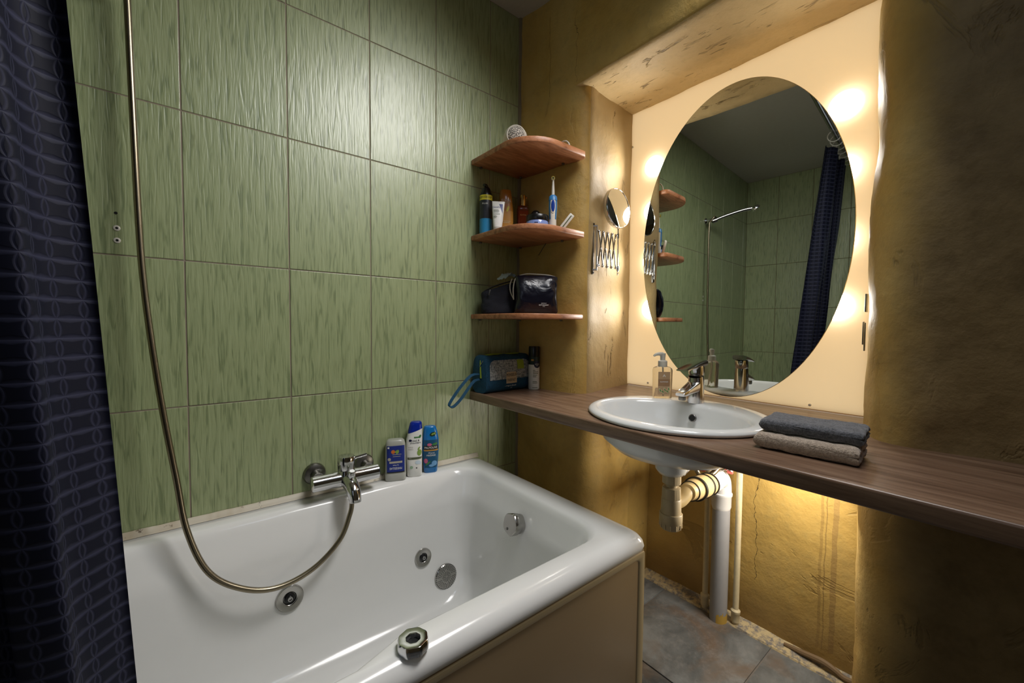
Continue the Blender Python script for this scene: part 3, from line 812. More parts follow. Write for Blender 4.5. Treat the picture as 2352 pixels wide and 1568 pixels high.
part('bowl_underside', MB().loft(Lu, False, True), MT['ceramic'], bs, 60)
T = frame((0.1235, -0.752, 0.826), (-1, 0, 0.28))
oh = part('overflow_hole', MB().lathe([(0.0125, -0.002), (0.0125, 0.003), (0.0105, 0.0042), (0.0095, 0.003), (0.0, 0.0028)], T, 24, True, False), MT['dull_chrome'], bs)
part('hole_shadow', MB().lathe([(0.0094, 0.0028), (0.0094, 0.0034)], T, 20), MT['hole'], oh)
part('drain_plug', MB().lathe([(0.022, 0.0), (0.021, 0.004), (0.0, 0.006)], Matrix.Translation((-0.01, -0.757, 0.727)), 24, True, False), MT['chrome'], bs)

fa = thing('basin_tap', 'chrome single-lever tap standing on the washbasin ledge', 'tap', (0.170, -0.735, 0.868))
FX, FY = 0.176, -0.733
part('body', MB().loft([[(FX + cx + rr*math.cos(2*PI*i/32), FY + rr*1.0*math.sin(2*PI*i/32), z + tilt*math.cos(2*PI*i/32)) for i in range(32)] for z, rr, cx, tilt in
     ((0.8685, 0.0275, 0, 0), (0.872, 0.0275, 0, 0), (0.90, 0.0262, 0.0005, 0), (0.925, 0.0252, 0.001, 0), (0.945, 0.0245, 0.001, 0.004), (0.958, 0.0235, 0.0, 0.006))]), MT['chrome'], fa)
def rsec(c, wy, h, tx=0.0, n=24, e=4.5):
    """rounded rectangular section in the yz plane"""
    P = []
    for i in range(n):
        a = 2*PI*i/n; cc, s = math.cos(a), math.sin(a)
        y = math.copysign(abs(cc)**(2/e), cc)*wy/2; z = math.copysign(abs(s)**(2/e), s)*h/2
        P.append((c[0] + tx*z, c[1]+y, c[2]+z))
    return P
part('spout', MB().loft([rsec((FX-0.004, FY, 0.926), 0.044, 0.040), rsec((FX-0.030, FY, 0.920), 0.042, 0.030), rsec((FX-0.065, FY-0.001, 0.913), 0.038, 0.021), rsec((FX-0.100, FY-0.002, 0.906), 0.034, 0.014), rsec((FX-0.104, FY-0.002, 0.905), 0.030, 0.010)]), MT['chrome'], fa)
part('aerator', MB().lathe([(0.0105, 0), (0.0115, 0.002), (0.0115, 0.014), (0.0105, 0.016)], Matrix.Translation((FX-0.089, FY-0.002, 0.886)), 20), MT['dull_chrome'], fa)
part('collar', MB().lathe([(0.0215, 0), (0.0205, 0.006)], frame((FX, FY, 0.956), (0.18, 0, 1)), 28), MT['dull_chrome'], fa)
T = frame((FX+0.001, FY, 0.961), (0.22, 0, 1))
lv = part('lever_base', MB().lathe([(0.0236, 0.0), (0.0242, 0.003), (0.0242, 0.028), (0.022, 0.033), (0.0, 0.033)], T, 32, True, False), MT['chrome'], fa)
def plate(t):
    x = FX+0.030 - 0.120*t; z = 1.0015 - 0.010*t - 0.010*t*t
    return rsec((x, FY + 0.0*t, z), 0.051 - 0.010*t, 0.019 - 0.0135*t)
part('lever', MB().loft([plate(t) for t in (0, 0.06, 0.25, 0.5, 0.75, 0.95, 1.0)]), MT['chrome'], lv)

# soap dispenser
SX, SY = 0.168, -0.615
sp = thing('soap_dispenser', 'clear soap pump bottle with a tan almond label on the washbasin ledge', 'soap bottle', (SX, SY, 0.869))
B = Bottle([(0.0, 0.058, 0.036, 5, 0), (0.002, 0.061, 0.040, 5, 0), (0.05, 0.0625, 0.041, 5, 0), (0.098, 0.0640, 0.042, 5, 0), (0.105, 0.060, 0.040, 4.5, 0), (0.1095, 0.048, 0.034, 4, 0), (0.112, 0.032, 0.030, 2.5, 0)], (SX, SY, 0.869), math.radians(-42))
part('bottle', B.body(), MT['soap'], sp)
part('collar', MB().lathe([(0.0155, 0.110), (0.0158, 0.112), (0.0158, 0.130), (0.012, 0.133), (0.0085, 0.134), (0.0085, 0.142)], Matrix.Translation((SX, SY, 0.869)), 28), MT['frost'], sp)
pt = Matrix.Translation((SX, SY, 0.869)) @ Matrix.Rotation(math.radians(-35), 4, 'Z')
part('pump_head', MB().lathe([(0.0085, 0.140), (0.0092, 0.146), (0.0098, 0.158), (0.0, 0.160)], pt, 20, True, False).tube([(0, 0, 0.1545), (-0.016, 0, 0.1555), (-0.028, 0, 0.152), (-0.0325, 0, 0.1475)], [0.0075, 0.006, 0.0045, 0.0035], 12, T=pt, sub=4), MT['frost'], sp)
part('dip_tube', MB().tube([(SX, SY, 0.985), (SX+0.003, SY, 0.94), (SX+0.010, SY+0.004, 0.89), (SX+0.016, SY+0.006, 0.875)], 0.003, 8, sub=4), MT['frost'], sp)
lb = part('label', B.patch(-0.0205, 0.0205, 0.014, 0.094, 8, 4), MT['tan_lbl'], sp)
part('label_band', B.patch(-0.0205, 0.0205, 0.044, 0.068, 8, 2, 0.0007), MT['brown_lbl'], lb)
part('lettering', B.text('A', 0.013, 0, 0.080, sx=1.2, e=0.0007, mb=B.text('ALMOND', 0.0066, 0, 0.0585, e=0.0010)), MT['white_ink'], lb)
al = MB(); al2 = MB()
for i, (u, z, ro) in enumerate(((-0.013, 0.028, 0.5), (-0.005, 0.024, 0.7), (0.003, 0.030, 0.4), (0.011, 0.025, 0.7), (0.016, 0.033, 0.2))):
    B.blob(u, z, 0.0032, 0.0085, rot=ro, mb=al, e=0.0008)
    B.blob(u+0.0006, z, 0.0018, 0.0055, rot=ro, mb=al2, e=0.0011)
part('almond_print', al, MT['almond'], lb); part('almond_kernel', al2, MT['green'], lb)

# ------------------------------------------------------------------ under the basin
PX, PY = -0.010, -0.760
tr = thing('basin_trap', 'ivory plastic bottle trap hanging below the washbasin', 'drain trap', (PX, PY, 0.507))
T0 = Matrix.Translation((PX, PY, 0))
nutr = lambda a: 0.035*(1 if math.cos(8*a) > 0.55 else 0)
part('upper_nut', MB().lathe([(0.024, 0.646), (0.0265, 0.648), (0.0265, 0.678), (0.024, 0.680)], T0, 64, ripple=nutr), MT['trap_pl'], tr)
part('tailpipe', MB().lathe([(0.0165, 0.60), (0.0165, 0.69)], T0, 28), MT['trap_pl'], tr)
part('middle_nut', MB().lathe([(0.021, 0.636), (0.026, 0.634), (0.027, 0.603), (0.026, 0.601)], T0, 64, ripple=nutr), MT['trap_pl'], tr)
part('trap_body', MB().lathe([(0.026, 0.602), (0.0285, 0.598), (0.0295, 0.553), (0.029, 0.545)], T0, 36), MT['trap_pl'], tr)
part('trap_cup', MB().lathe([(0.032, 0.556), (0.0335, 0.554), (0.0335, 0.530), (0.0315, 0.526), (0.0305, 0.514), (0.027, 0.507), (0.0, 0.506)], T0, 64, True, False, ripple=lambda a: 0.0), MT['trap_pl'], tr)
rib = MB()
for i in range(12):
    a = 2*PI*i/12; rib.box((PX+0.0315*math.cos(a), PY+0.0315*math.sin(a), 0.519), (0.003, 0.003, 0.014))
part('cup_rib', rib, MT['trap_pl'], tr, kind='stuff')
part('outlet_elbow', MB().tube([(PX+0.020, PY-0.002, 0.578), (PX+0.045, PY-0.006, 0.584), (PX+0.075, PY-0.010, 0.600), (PX+0.105, PY-0.012, 0.603)], [0.0185, 0.021, 0.022, 0.022], 24, sub=5), MT['beige_pl'], tr)

dp = thing('waste_pipe', 'thick grey waste pipe rising from the floor to the basin drain', 'pipe', (0.42, -0.72, 0.0))
Hx = V((0.42, -0.722, 0.548)); H0 = V((PX+0.07, PY-0.012, 0.603)); dirn = (Hx-H0).normalized()
Tp = frame(H0, dirn); Ln = (Hx-H0).length
part('reducer', MB().lathe([(0.0235, 0.0), (0.026, 0.002), (0.026, 0.02), (0.0305, 0.03), (0.0325, 0.055), (0.0325, 0.10)], Tp, 32), MT['beige_pl'], dp)
part('coupling', MB().lathe([(0.0335, 0.075), (0.036, 0.076), (0.037, 0.16), (0.0355, 0.20), (0.0335, 0.205)], Tp, 36), MT['beige_pl'], dp)
for z in (0.030, 0.078, 0.085, 0.155, 0.162, 0.206):
    part('seal_ring', MB().lathe([(0.030, z-0.003), (0.0385 if z > 0.05 else 0.0315, z-0.0025), (0.0392 if z > 0.05 else 0.0322, z), (0.0385 if z > 0.05 else 0.0315, z+0.0025), (0.030, z+0.003)], Tp, 36), MT['rubber'], dp)
part('pale_elbow', MB().tube([tuple(H0+dirn*0.20), tuple(H0+dirn*0.27), (0.385, -0.724, 0.557), (0.414, -0.721, 0.540), (0.420, -0.7215, 0.505), (0.420, -0.7215, 0.480)], [0.034, 0.034, 0.034, 0.034, 0.034, 0.034], 28, sub=5), MT['lgrey_pl'], dp, label='pale grey elbow')
part('socket', MB().lathe([(0.034, 0.498), (0.0375, 0.496), (0.0375, 0.488), (0.0345, 0.484), (0.0345, 0.445), (0.030, 0.432)], Matrix.Translation((0.420, -0.7215, 0)), 36), MT['lgrey_pl'], dp)
part('riser', MB().lathe([(0.0305, 0.0), (0.0305, 0.47)], Matrix.Translation((0.420, -0.7225, 0)), 36), MT['grey_pl'], dp)
ps = MB()
for i in range(24):
    a = PI + 0.2 + 1.9*i/23; h = 0.03 + 0.028*abs(noise.noise(V((i*0.6, 3, 0))))
    ps.add([(0.42+0.0308*math.cos(a+dd), -0.7225+0.0308*math.sin(a+dd), z) for dd, z in ((-0.045, 0.0), (0.045, 0.0), (0.045, h), (-0.045, h))], [(0, 1, 2, 3)])
part('paint_splash', ps, simple('ochre_paint', (188, 154, 70), 0.6), dp)

def riser(x, y, lab, loc0, ztop=0.83):
    t = thing('supply_pipe', lab, 'pipe', (x, y, 0.0), 'cream painted supply pipes')
    part('pipe', MB().tube([(x, y, 0.0), (x+0.001, y-0.0, 0.3), (x, y+0.001, ztop)], 0.0105, 16, sub=4), MT['pipe_paint'], t)
    part('foot_sleeve', MB().lathe([(0.0105, 0.012), (0.0145, 0.014), (0.0150, 0.045), (0.0165, 0.047), (0.0165, 0.056), (0.011, 0.062)], Matrix.Translation((x, y, 0)), 20), MT['pipe_paint'], t)
    return t
riser(0.440, -0.661, 'cream water pipe rising on the left of the grey waste pipe', None)
riser(0.442, -0.776, 'cream water pipe rising on the right of the grey waste pipe', None)
def valve(x, y, z, lab):
    t = thing('shutoff_valve', lab, 'valve', (x, y, z), 'red-handled shut-off valves')
    part('valve_body', MB().tube([(x-0.03, y+0.006, z+0.006), (x+0.022, y, z)], 0.0085, 14).lathe([(0.011, -0.008), (0.012, 0.0), (0.011, 0.008)], frame((x, y, z), (1, 0, 0)), 8), MT['satin'], t)
    part('handle', MB().box((x-0.006, y-0.013, z-0.012), (0.014, 0.020, 0.012), 0.003, T=None), MT['red'], t)
    part('handle_screw', MB().lathe([(0.004, 0), (0.004, 0.012)], frame((x-0.006, y-0.012, z-0.006), (-0.5, -0.8, 0.2)), 10), MT['satin'], t)
valve(0.40, -0.647, 0.582, 'red-handled shut-off valve on the left water pipe under the worktop')
valve(0.40, -0.748, 0.602, 'red-handled shut-off valve above the grey elbow, nearer the right pipe')
t = thing('flexible_hose', 'braided tap hose looping under the basin to the right valve', 'hose', (0.33, -0.70, 0.56))
part('hose', MB().tube([(0.20, -0.705, 0.80), (0.25, -0.692, 0.70), (0.272, -0.690, 0.632), (0.275, -0.698, 0.600), (0.277, -0.7195, 0.585), (0.285, -0.745, 0.602), (0.325, -0.752, 0.620), (0.36, -0.750, 0.612)], 0.0085, 14, sub=6), MT['brass_hose'], t)
part('hose_ferrule', MB().tube([(0.350, -0.7505, 0.614), (0.378, -0.748, 0.606)], 0.0105, 14), MT['satin'], t)
t = thing('flexible_hose', 'pale tap hose running up behind the basin from the left valve', 'hose', (0.30, -0.645, 0.59))
part('hose', MB().tube([(0.19, -0.72, 0.80), (0.20, -0.69, 0.66), (0.24, -0.662, 0.590), (0.30, -0.648, 0.588), (0.345, -0.645, 0.592)], 0.0075, 14, sub=6), MT['lgrey_pl'], t)
part('hose_ferrule', MB().tube([(0.335, -0.645, 0.591), (0.375, -0.646, 0.588)], 0.010, 14), MT['satin'], t)

# ------------------------------------------------------------------ niche panel, lamps, mirror
pn = thing('niche_panel', 'cream glossy board lining the niche behind the oval mirror', 'panel', (0.46, -0.69, 0.851))
part('board', MB().add([(0.460, -0.254, 0.853), (0.460, -1.126, 0.853), (0.460, -1.126, 2.098), (0.460, -0.254, 2.098)], [(0, 1, 2, 3)]), MT['panel'], pn)
for y, z in ((-0.693, 2.088), (-0.269, 1.94), (-0.374, 0.869), (-0.980, 0.866)):
    cl = part('mirror_clip', MB().lathe([(0.0042, 0), (0.0042, 0.006), (0.003, 0.007), (0.0, 0.007)], frame((0.4595, y, z), (-1, 0, 0)), 14, True, False), MT['lamp_rim'], pn)
lamps = []
proto = None
cols = (('right', -1.042, (1.815, 1.618, 1.400, 1.190)), ('left', -0.380, (1.822, 1.630, 1.411, 1.198)))
words = ('topmost', 'second from the top', 'third from the top', 'lowest')
for side, y, zs in cols:
    for k, z in enumerate(zs):
        lab = ('%s glowing round lamp %s of the oval mirror' if k in (0, 3) else 'glowing round lamp, %s, %s of the oval mirror') % (words[k], side)
        if proto is None:
            proto = thing('round_lamp', lab, 'lamp', (0.46, y, z), 'round lamps around the oval mirror')
            T = frame((0.4598, y, z), (-1, 0, 0))
            part('diffuser', MB().lathe([(0.044, 0.003)] + [(0.044*math.cos(a), 0.004+0.014*math.sin(a)) for a in [PI/2*i/8 for i in range(1, 8)]] + [(0.0, 0.018)], T, 32, True, False), MT['lamp'], proto)
            ld = bpy.data.lights.new('beam', 'AREA'); ld.shape = 'DISK'; ld.size = 0.085; ld.energy = LAMP_BEAM; ld.color = LAMP_COL; ld.spread = math.radians(150)
            hl = bpy.data.lights.new('halo', 'AREA'); hl.shape = 'DISK'; hl.size = 0.125; hl.energy = 0.042; hl.color = (1.0, 0.98, 0.96)
            ho = bpy.data.objects.new('halo', hl); C.objects.link(ho); ho.parent = proto; ho.location = (0.016, 0, 0)
            ho.rotation_euler = V((-1, 0, 0)).to_track_quat('-Z', 'Y').to_euler()
            lo_ = bpy.data.objects.new('beam', ld); C.objects.link(lo_); lo_.parent = proto
            lo_.location = (-0.028, 0, 0); lo_.rotation_euler = V((-1, 0, 0)).to_track_quat('-Z', 'Y').to_euler()
        else:
            c = copy_tree(proto); c.location = (0.46, y, z); c['label'] = lab
# oval mirror, hung a little off the panel and turned slightly
mo = thing('oval_mirror', 'large frameless oval mirror hanging in front of the cream panel', 'mirror', (0.376, -0.745, 1.43))
NM = V((-1, -0.0403, 0)).normalized()
Tm = frame((0.3758 - 0.0403*(-0.745+0.700), -0.745, 1.428), NM, (0, 0, 1))
MA, MBz = 0.3475, 0.5590
N = 128
def mring(k, zz): return [(k*MA*math.cos(2*PI*i/N), k*MBz*math.sin(2*PI*i/N), zz) for i in range(N)]
mb = MB(); mb.add(mring(0.997, 0.0), [tuple(range(N))], 0, Tm)
part('glass', mb, MT['mirror'], mo)
part('bevel', MB().grid([mring(0.997, 0.0), mring(1.0, -0.001), mring(1.0, -0.0045), mring(0.998, -0.005)], closed=True, T=Tm), simple('mirror_edge', (190, 178, 140), 0.2, 0.6), mo)
part('backing', MB().add(mring(0.998, -0.005), [tuple(range(N))], 0, Tm), MT['mirror_back'], mo)
for zz in (1.80, 1.06): part('standoff', MB().box((0.425, -0.74, zz), (0.068, 0.24, 0.02), 0.002), MT['mirror_back'], mo)

# scissor shaving mirror on the left reveal
sm = thing('shaving_mirror', 'small round chrome scissor-arm mirror on the left side of the niche', 'mirror', (0.15, -0.312, 1.43))
Y0 = -0.318
part('wall_plate', MB().box((0.128, Y0+0.002, 1.432), (0.016, 0.014, 0.205), 0.005), MT['dull_chrome'], sm)
part('pivot_rod', MB().tube([(0.139, Y0-0.014, 1.345), (0.139, Y0-0.014, 1.523)], 0.0030, 10), MT['chrome'], sm)
for zz in (1.523, 1.348): part('rod_bracket', MB().tube([(0.128, Y0, zz), (0.139, Y0-0.016, zz)], 0.0042, 10), MT['chrome'], sm)
for zz in (1.530, 1.336): part('screw', MB().lathe([(0.0035, 0), (0.0035, 0.004)], frame((0.128, Y0-0.004, zz), (0, -1, 0)), 10), MT['hole'], sm)
nodes = [0.148 + 0.0283*i for i in range(5)]
zt, zb2 = 1.503, 1.366
def bar(xa, za, xb, zb, yy):
    d = V((xb-xa, 0, zb-za)); L_ = d.length; T = Matrix.Translation(((xa+xb)/2, yy, (za+zb)/2)) @ Matrix.Rotation(-math.atan2(d.z, d.x), 4, 'Y')
    return MB().box((0, 0, 0), (L_+0.010, 0.0022, 0.0085), 0.001, T=T)
for i in range(4):
    part('scissor_bar', bar(nodes[i], zt, nodes[i+1], zb2, Y0-0.016), MT['satin'], sm)
    part('scissor_bar', bar(nodes[i], zb2, nodes[i+1], zt, Y0-0.0125), MT['satin'], sm)
rv = MB()
for i in range(5):
    for z in (zt, zb2): rv.lathe([(0.0042, 0), (0.0042, 0.009), (0.0025, 0.0105)], frame((nodes[i], Y0-0.010, z), (0, -1, 0)), 10)
    if i < 4: rv.lathe([(0.0034, 0), (0.0034, 0.008), (0.002, 0.009)], frame(((nodes[i]+nodes[i+1])/2, Y0-0.011, (zt+zb2)/2), (0, -1, 0)), 10)
part('rivet', rv, MT['chrome'], sm, kind='stuff')
part('mirror_stem', MB().tube([(0.2735, Y0-0.016, 1.350), (0.2720, Y0-0.016, 1.535)], 0.0030, 10).lathe([(0.006, 0), (0.006, 0.02)], Matrix.Translation((0.2735, Y0-0.016, 1.355)), 12).lathe([(0.005, 0), (0.0015, 0.004), (0.0045, 0.010)], Matrix.Translation((0.2735, Y0-0.016, 1.337)), 12).lathe([(0.0055, 0), (0.0055, 0.02)], Matrix.Translation((0.2722, Y0-0.016, 1.490)), 12), MT['chrome'], sm)
Td = frame((0.2570, Y0-0.004, 1.611), V((0.05, -1, 0.06)))
hdm = part('mirror_housing', MB().lathe([(0.0, -0.002), (0.070, -0.002), (0.080, 0.003), (0.0835, 0.010), (0.0835, 0.022), (0.0820, 0.0245), (0.0795, 0.0245), (0.0785, 0.022)], Td, 48, False, False), MT['chrome'], sm)
part('mirror_glass', MB().lathe([(0.0788, 0.0225), (0.0, 0.0225)], Td, 48, False, False), MT['mirror_small'], hdm)

hk = thing('metal_strip', 'thin grey metal strips hanging on the right edge of the niche panel', 'hook', (0.38, -1.135, 1.15))
part('strip', MB().box((0.372, -1.128, 1.195), (0.022, 0.004, 0.052), 0.001), MT['dull_chrome'], hk)
part('strip', MB().box((0.374, -1.1235, 1.108), (0.014, 0.003, 0.066), 0.001), MT['dull_chrome'], hk)
part('strip', MB().box((0.346, -1.132, 1.098), (0.008, 0.003, 0.080), 0.001), MT['dull_chrome'], hk)

# ------------------------------------------------------------------ corner shelves
def shelf(z, thick, lab):
    t = thing('corner_shelf', lab, 'shelf', (-0.1, -0.15, z), 'rounded corner shelves')
    r = 0.135
    poly = [(0.028, -0.003), (-0.246, -0.003)]
    for i in range(9):
        a = PI + PI/2*i/8; poly.append((-0.246+r + r*math.cos(a), -0.350+r + r*math.sin(a)))
    poly += [(0.040, -0.350), (0.056, -0.336), (0.056, -0.295), (0.042, -0.25), (0.034, -0.20)]
    b = part('board', MB().prism(poly, z, z+thick, bev=0.003), MT['shelf'], t, 50)
    for x, y in ((-0.205, -0.010), (0.022, -0.252), (-0.01, -0.03)):
        part('shelf_clip', MB().lathe([(0.006, -0.007), (0.006, -0.0005)], Matrix.Translation((x, y, z)), 12), MT['dull_chrome'], t)
    return t
Z3, Z2, Z1 = 1.764, 1.4625, 1.1465
shelf(Z3, 0.021, 'reddish wooden corner shelf holding the hair dryer, topmost of three')
shelf(Z2, 0.020, 'reddish wooden corner shelf crowded with bottles, middle of three')
shelf(Z1, 0.019, 'reddish wooden corner shelf carrying two dark pouches, lowest of three')
T3, T2, T1 = Z3+0.0215, Z2+0.0205, Z1+0.0195

# hair dryer
hdz = thing('hair_dryer', 'white hair dryer with speckled grille lying on the top corner shelf', 'hair dryer', (-0.15, -0.10, T3))
Td = frame((-0.150, -0.165, T3+0.070), (-0.60, -0.80, -0.06))
part('barrel', MB().lathe([(0.0, -0.112), (0.036, -0.112), (0.046, -0.106), (0.050, -0.07), (0.046, -0.03), (0.038, -0.004), (0.034, 0.0), (0.032, -0.001)], Td, 40, False, False), MT['dryer'], hdz)
def speck():
    t = NT('speckled_grille'); v = t.coord()
    a = t.n('TexVoronoi', {'Vector': v, 'Scale': 260.0}).outputs[0]
    col = t.ramp(a, [(0.40, lin(60, 54, 50)), (0.56, lin(206, 198, 186))])
    return t.pbr(col, 0.6, 0.0, t.bump(a, 0.6, 0.002))
part('intake_grille', MB().lathe([(0.0318, -0.001), (0.028, 0.003), (0.018, 0.0075), (0.0, 0.010)], Td, 32, False, False), speck(), hdz)
part('handle', MB().tube([(-0.105, -0.115, T3+0.058), (-0.080, -0.125, T3+0.042), (-0.045, -0.140, T3+0.026), (-0.010, -0.150, T3+0.0205)], [0.030, 0.024, 0.020, 0.0185], 18, sub=5), MT['dryer'], hdz)
part('cord', MB().tube([(-0.012, -0.150, T3+0.016), (0.004, -0.18, T3+0.006), (0.002, -0.215, T3+0.012), (0.004, -0.245, T3+0.045), (0.006, -0.275, T3+0.052), (0.008, -0.295, T3+0.036), (0.008, -0.302, T3+0.004)], 0.003, 10, sub=6), MT['white_pl'], hdz)

# ---- middle shelf, left to right
cx, cy = -0.2045, -0.046
can = thing('spray_can', 'black and blue spray can with a yellow band on the middle shelf', 'spray can', (cx, cy, T2))
B = Bottle([(0.0, 0.047, 0.047, 2, 0), (0.003, 0.051, 0.051, 2, 0), (0.152, 0.051, 0.051, 2, 0), (0.157, 0.049, 0.049, 2, 0)], (cx, cy, T2), math.radians(-35))
part('can_body', B.body(), MT['can_blk'], can)
part('blue_base', MB().lathe([(0.0257, 0.002), (0.0257, 0.062)], Matrix.Translation((cx, cy, T2)), 32, False, False), MT['sky'], can)
bd = part('yellow_band', MB().lathe([(0.0257, 0.135), (0.0257, 0.155)], Matrix.Translation((cx, cy, T2)), 32, False, False), MT['yellow'], can)
part('lettering', B.text('50+100 ml*', 0.0125, -0.002, 0.145, e=0.0009, sx=0.85), MT['ink'], bd)
part('brand_lettering', B.text('FILLER', 0.0085, -0.004, 0.120, e=0.0006), MT['white_ink'], can)
part('cap', MB().lathe([(0.0245, 0.156), (0.024, 0.163), (0.0185, 0.172), (0.017, 0.183), (0.012, 0.188), (0.0, 0.189)], Matrix.Translation((cx, cy, T2)), 28, True, False).tube([(cx+0.006, cy, T2+0.184), (cx-0.004, cy-0.003, T2+0.196), (cx-0.014, cy-0.006, T2+0.195)], [0.009, 0.0075, 0.006], 10), MT['black'], can)

tx, ty = -0.192, -0.108
tb = thing('cream_tube', 'white cream tube with a blue corner standing on its cap on the middle shelf', 'tube', (tx, ty, T2))
B = Bottle([(0.022, 0.034, 0.032, 2.2, 0), (0.05, 0.040, 0.029, 2.4, 0.001), (0.09, 0.046, 0.017, 2.6, 0.002), (0.117, 0.050, 0.005, 3, 0.003), (0.123, 0.051, 0.002, 3, 0.003)], (tx, ty, T2), math.radians(-32))
part('tube_body', B.body(), MT['lotion_white'], tb)
part('cap', Bottle([(0.0, 0.033, 0.032, 2.2, 0), (0.022, 0.0345, 0.0325, 2.2, 0)], (tx, ty, T2), math.radians(-32)).body(), MT['frost'], tb)
part('blue_corner', MB().grid([[B.surf(0.0185-0.0005*(1-t) - 0.0145*t*j/6 + 0.0015*t, 0.075+0.037*t, 0.0006) for j in range(7)] for t in [i/10 for i in range(11)]]), MT['blue_lbl'], tb)
part('lettering', B.text('CeraVe', 0.0100, -0.0055, 0.099, sx=0.95, e=0.0010), MT['blue_lbl'], tb)
sl = MB()
for i, (w, z) in enumerate(((0.020, 0.087), (0.022, 0.083), (0.020, 0.079), (0.026, 0.071), (0.012, 0.064), (0.014, 0.060), (0.011, 0.056))):
    sl.grid([[B.surf(-0.017 + w*j/4, z+dz, 0.0006) for j in range(5)] for dz in (0, 0.0014)])
part('small_print', sl, MT['moss'], tb, kind='stuff')

ex, ey = -0.1165, -0.062
el = thing('conditioner_bottle', 'caramel coloured conditioner bottle on the middle shelf behind the white tube', 'bottle', (ex, ey, T2))
B = Bottle([(0.0, 0.054, 0.034, 3, 0), (0.004, 0.060, 0.040, 3, 0), (0.07, 0.0635, 0.042, 2.8, 0), (0.11, 0.062, 0.041, 2.6, 0), (0.16, 0.053, 0.036, 2.4, -0.001), (0.185, 0.047, 0.032, 2.4, -0.001), (0.192, 0.043, 0.028, 2.4, -0.001), (0.194, 0.032, 0.022, 2.4, -0.001)], (ex, ey, T2), math.radians(-30))
part('bottle_body', B.body(), MT['caramel'], el)
part('print_field', B.patch(-0.026, 0.028, 0.006, 0.105, 10, 6), MT['honey'], el)
part('lettering', B.text('ELVITAL', 0.0155, 0.000, 0.147, sx=0.74, e=0.0006), MT['white_ink'], el)
part('drop_print', B.blob(0.006, 0.113, 0.0048, 0.0125, rot=-0.35), MT['yellow'], el)
sl = MB()
for w, z in ((0.030, 0.136), (0.034, 0.062), (0.026, 0.056), (0.036, 0.038)): sl.grid([[B.surf(-w/2 + w*j/4, z+dz, 0.0010) for j in range(5)] for dz in (0, 0.0022)])
part('small_print', sl, MT['almond'], el, kind='stuff')

ox, oy = -0.036, -0.075
oil = thing('hair_oil_bottle', 'small amber glass bottle with a gold pump on the middle shelf', 'bottle', (ox, oy, T2))
B = Bottle([(0.0, 0.044, 0.030, 5, 0), (0.003, 0.048, 0.033, 5, 0), (0.128, 0.048, 0.033, 5, 0), (0.138, 0.042, 0.030, 4, 0), (0.142, 0.026, 0.026, 2, 0)], (ox, oy, T2), math.radians(-30))
part('glass', B.body(), MT['amber'], oil)
part('liquid', Bottle([(0.004, 0.042, 0.027, 5, 0), (0.118, 0.042, 0.027, 5, 0)], (ox, oy, T2), math.radians(-30)).body(), simple('amber_oil', (150, 76, 40), 0.2), oil)
part('lettering', B.text('ELVITAL', 0.0075, 0.0, 0.10, e=0.001), MT['gold'], oil)
part('pump', MB().lathe([(0.0145, 0.140), (0.0145, 0.166), (0.0125, 0.1665), (0.0125, 0.184), (0.011, 0.1855), (0.0, 0.186)], Matrix.Translation((ox, oy, T2)), 28, True, False).tube([(ox, oy, T2+0.178), (ox+0.016, oy-0.006, T2+0.178)], 0.004, 10), MT['gold_m'], oil)

jx, jy = -0.082, -0.218
jr = thing('cream_jar', 'squat lavender-blue jar with a black lid at the front of the middle shelf', 'jar', (jx, jy, T2))
part('jar_body', MB().lathe([(0.038, 0.0), (0.042, 0.003), (0.0435, 0.010), (0.0435, 0.036), (0.041, 0.041)], Matrix.Translation((jx, jy, T2)), 40), MT['jar_blue'], jr)
part('lid', MB().lathe([(0.043, 0.041), (0.044, 0.043), (0.044, 0.060), (0.042, 0.063), (0.0, 0.0635)], Matrix.Translation((jx, jy, T2)), 40, True, False), MT['black'], jr)
B = Bottle([(0.0, 0.087, 0.087, 2, 0), (0.045, 0.087, 0.087, 2, 0)], (jx, jy, T2), math.radians(-42))
part('label_print', B.blob(0.014, 0.022, 0.003, 0.003), MT['red'], jr)
sl = MB()
for u, w, z in ((-0.004, 0.014, 0.028), (-0.004, 0.022, 0.020), (-0.004, 0.016, 0.012)): sl.grid([[B.surf(u - w/2 + w*j/4, z+dz, 0.0008) for j in range(5)] for dz in (0, 0.0022)])
part('small_print', sl, MT['navy_lbl'], jr, kind='stuff')
rx, ry = -0.038, -0.160
ro = thing('roll_on_bottle', 'black bottle with a round domed cap behind the blue jar', 'bottle', (rx, ry, T2))
part('bottle_body', MB().lathe([(0.019, 0.0), (0.021, 0.003), (0.021, 0.062), (0.019, 0.066)], Matrix.Translation((rx, ry, T2)), 28), MT['black'], ro)
part('domed_cap', MB().lathe([(0.0195, 0.064), (0.0200, 0.085)] + [(0.0200*math.cos(a), 0.085+0.020*math.sin(a)) for a in [PI/2*i/6 for i in range(1, 6)]] + [(0.0, 0.105)], Matrix.Translation((rx, ry, T2)), 28, True, False), MT['black'], ro)

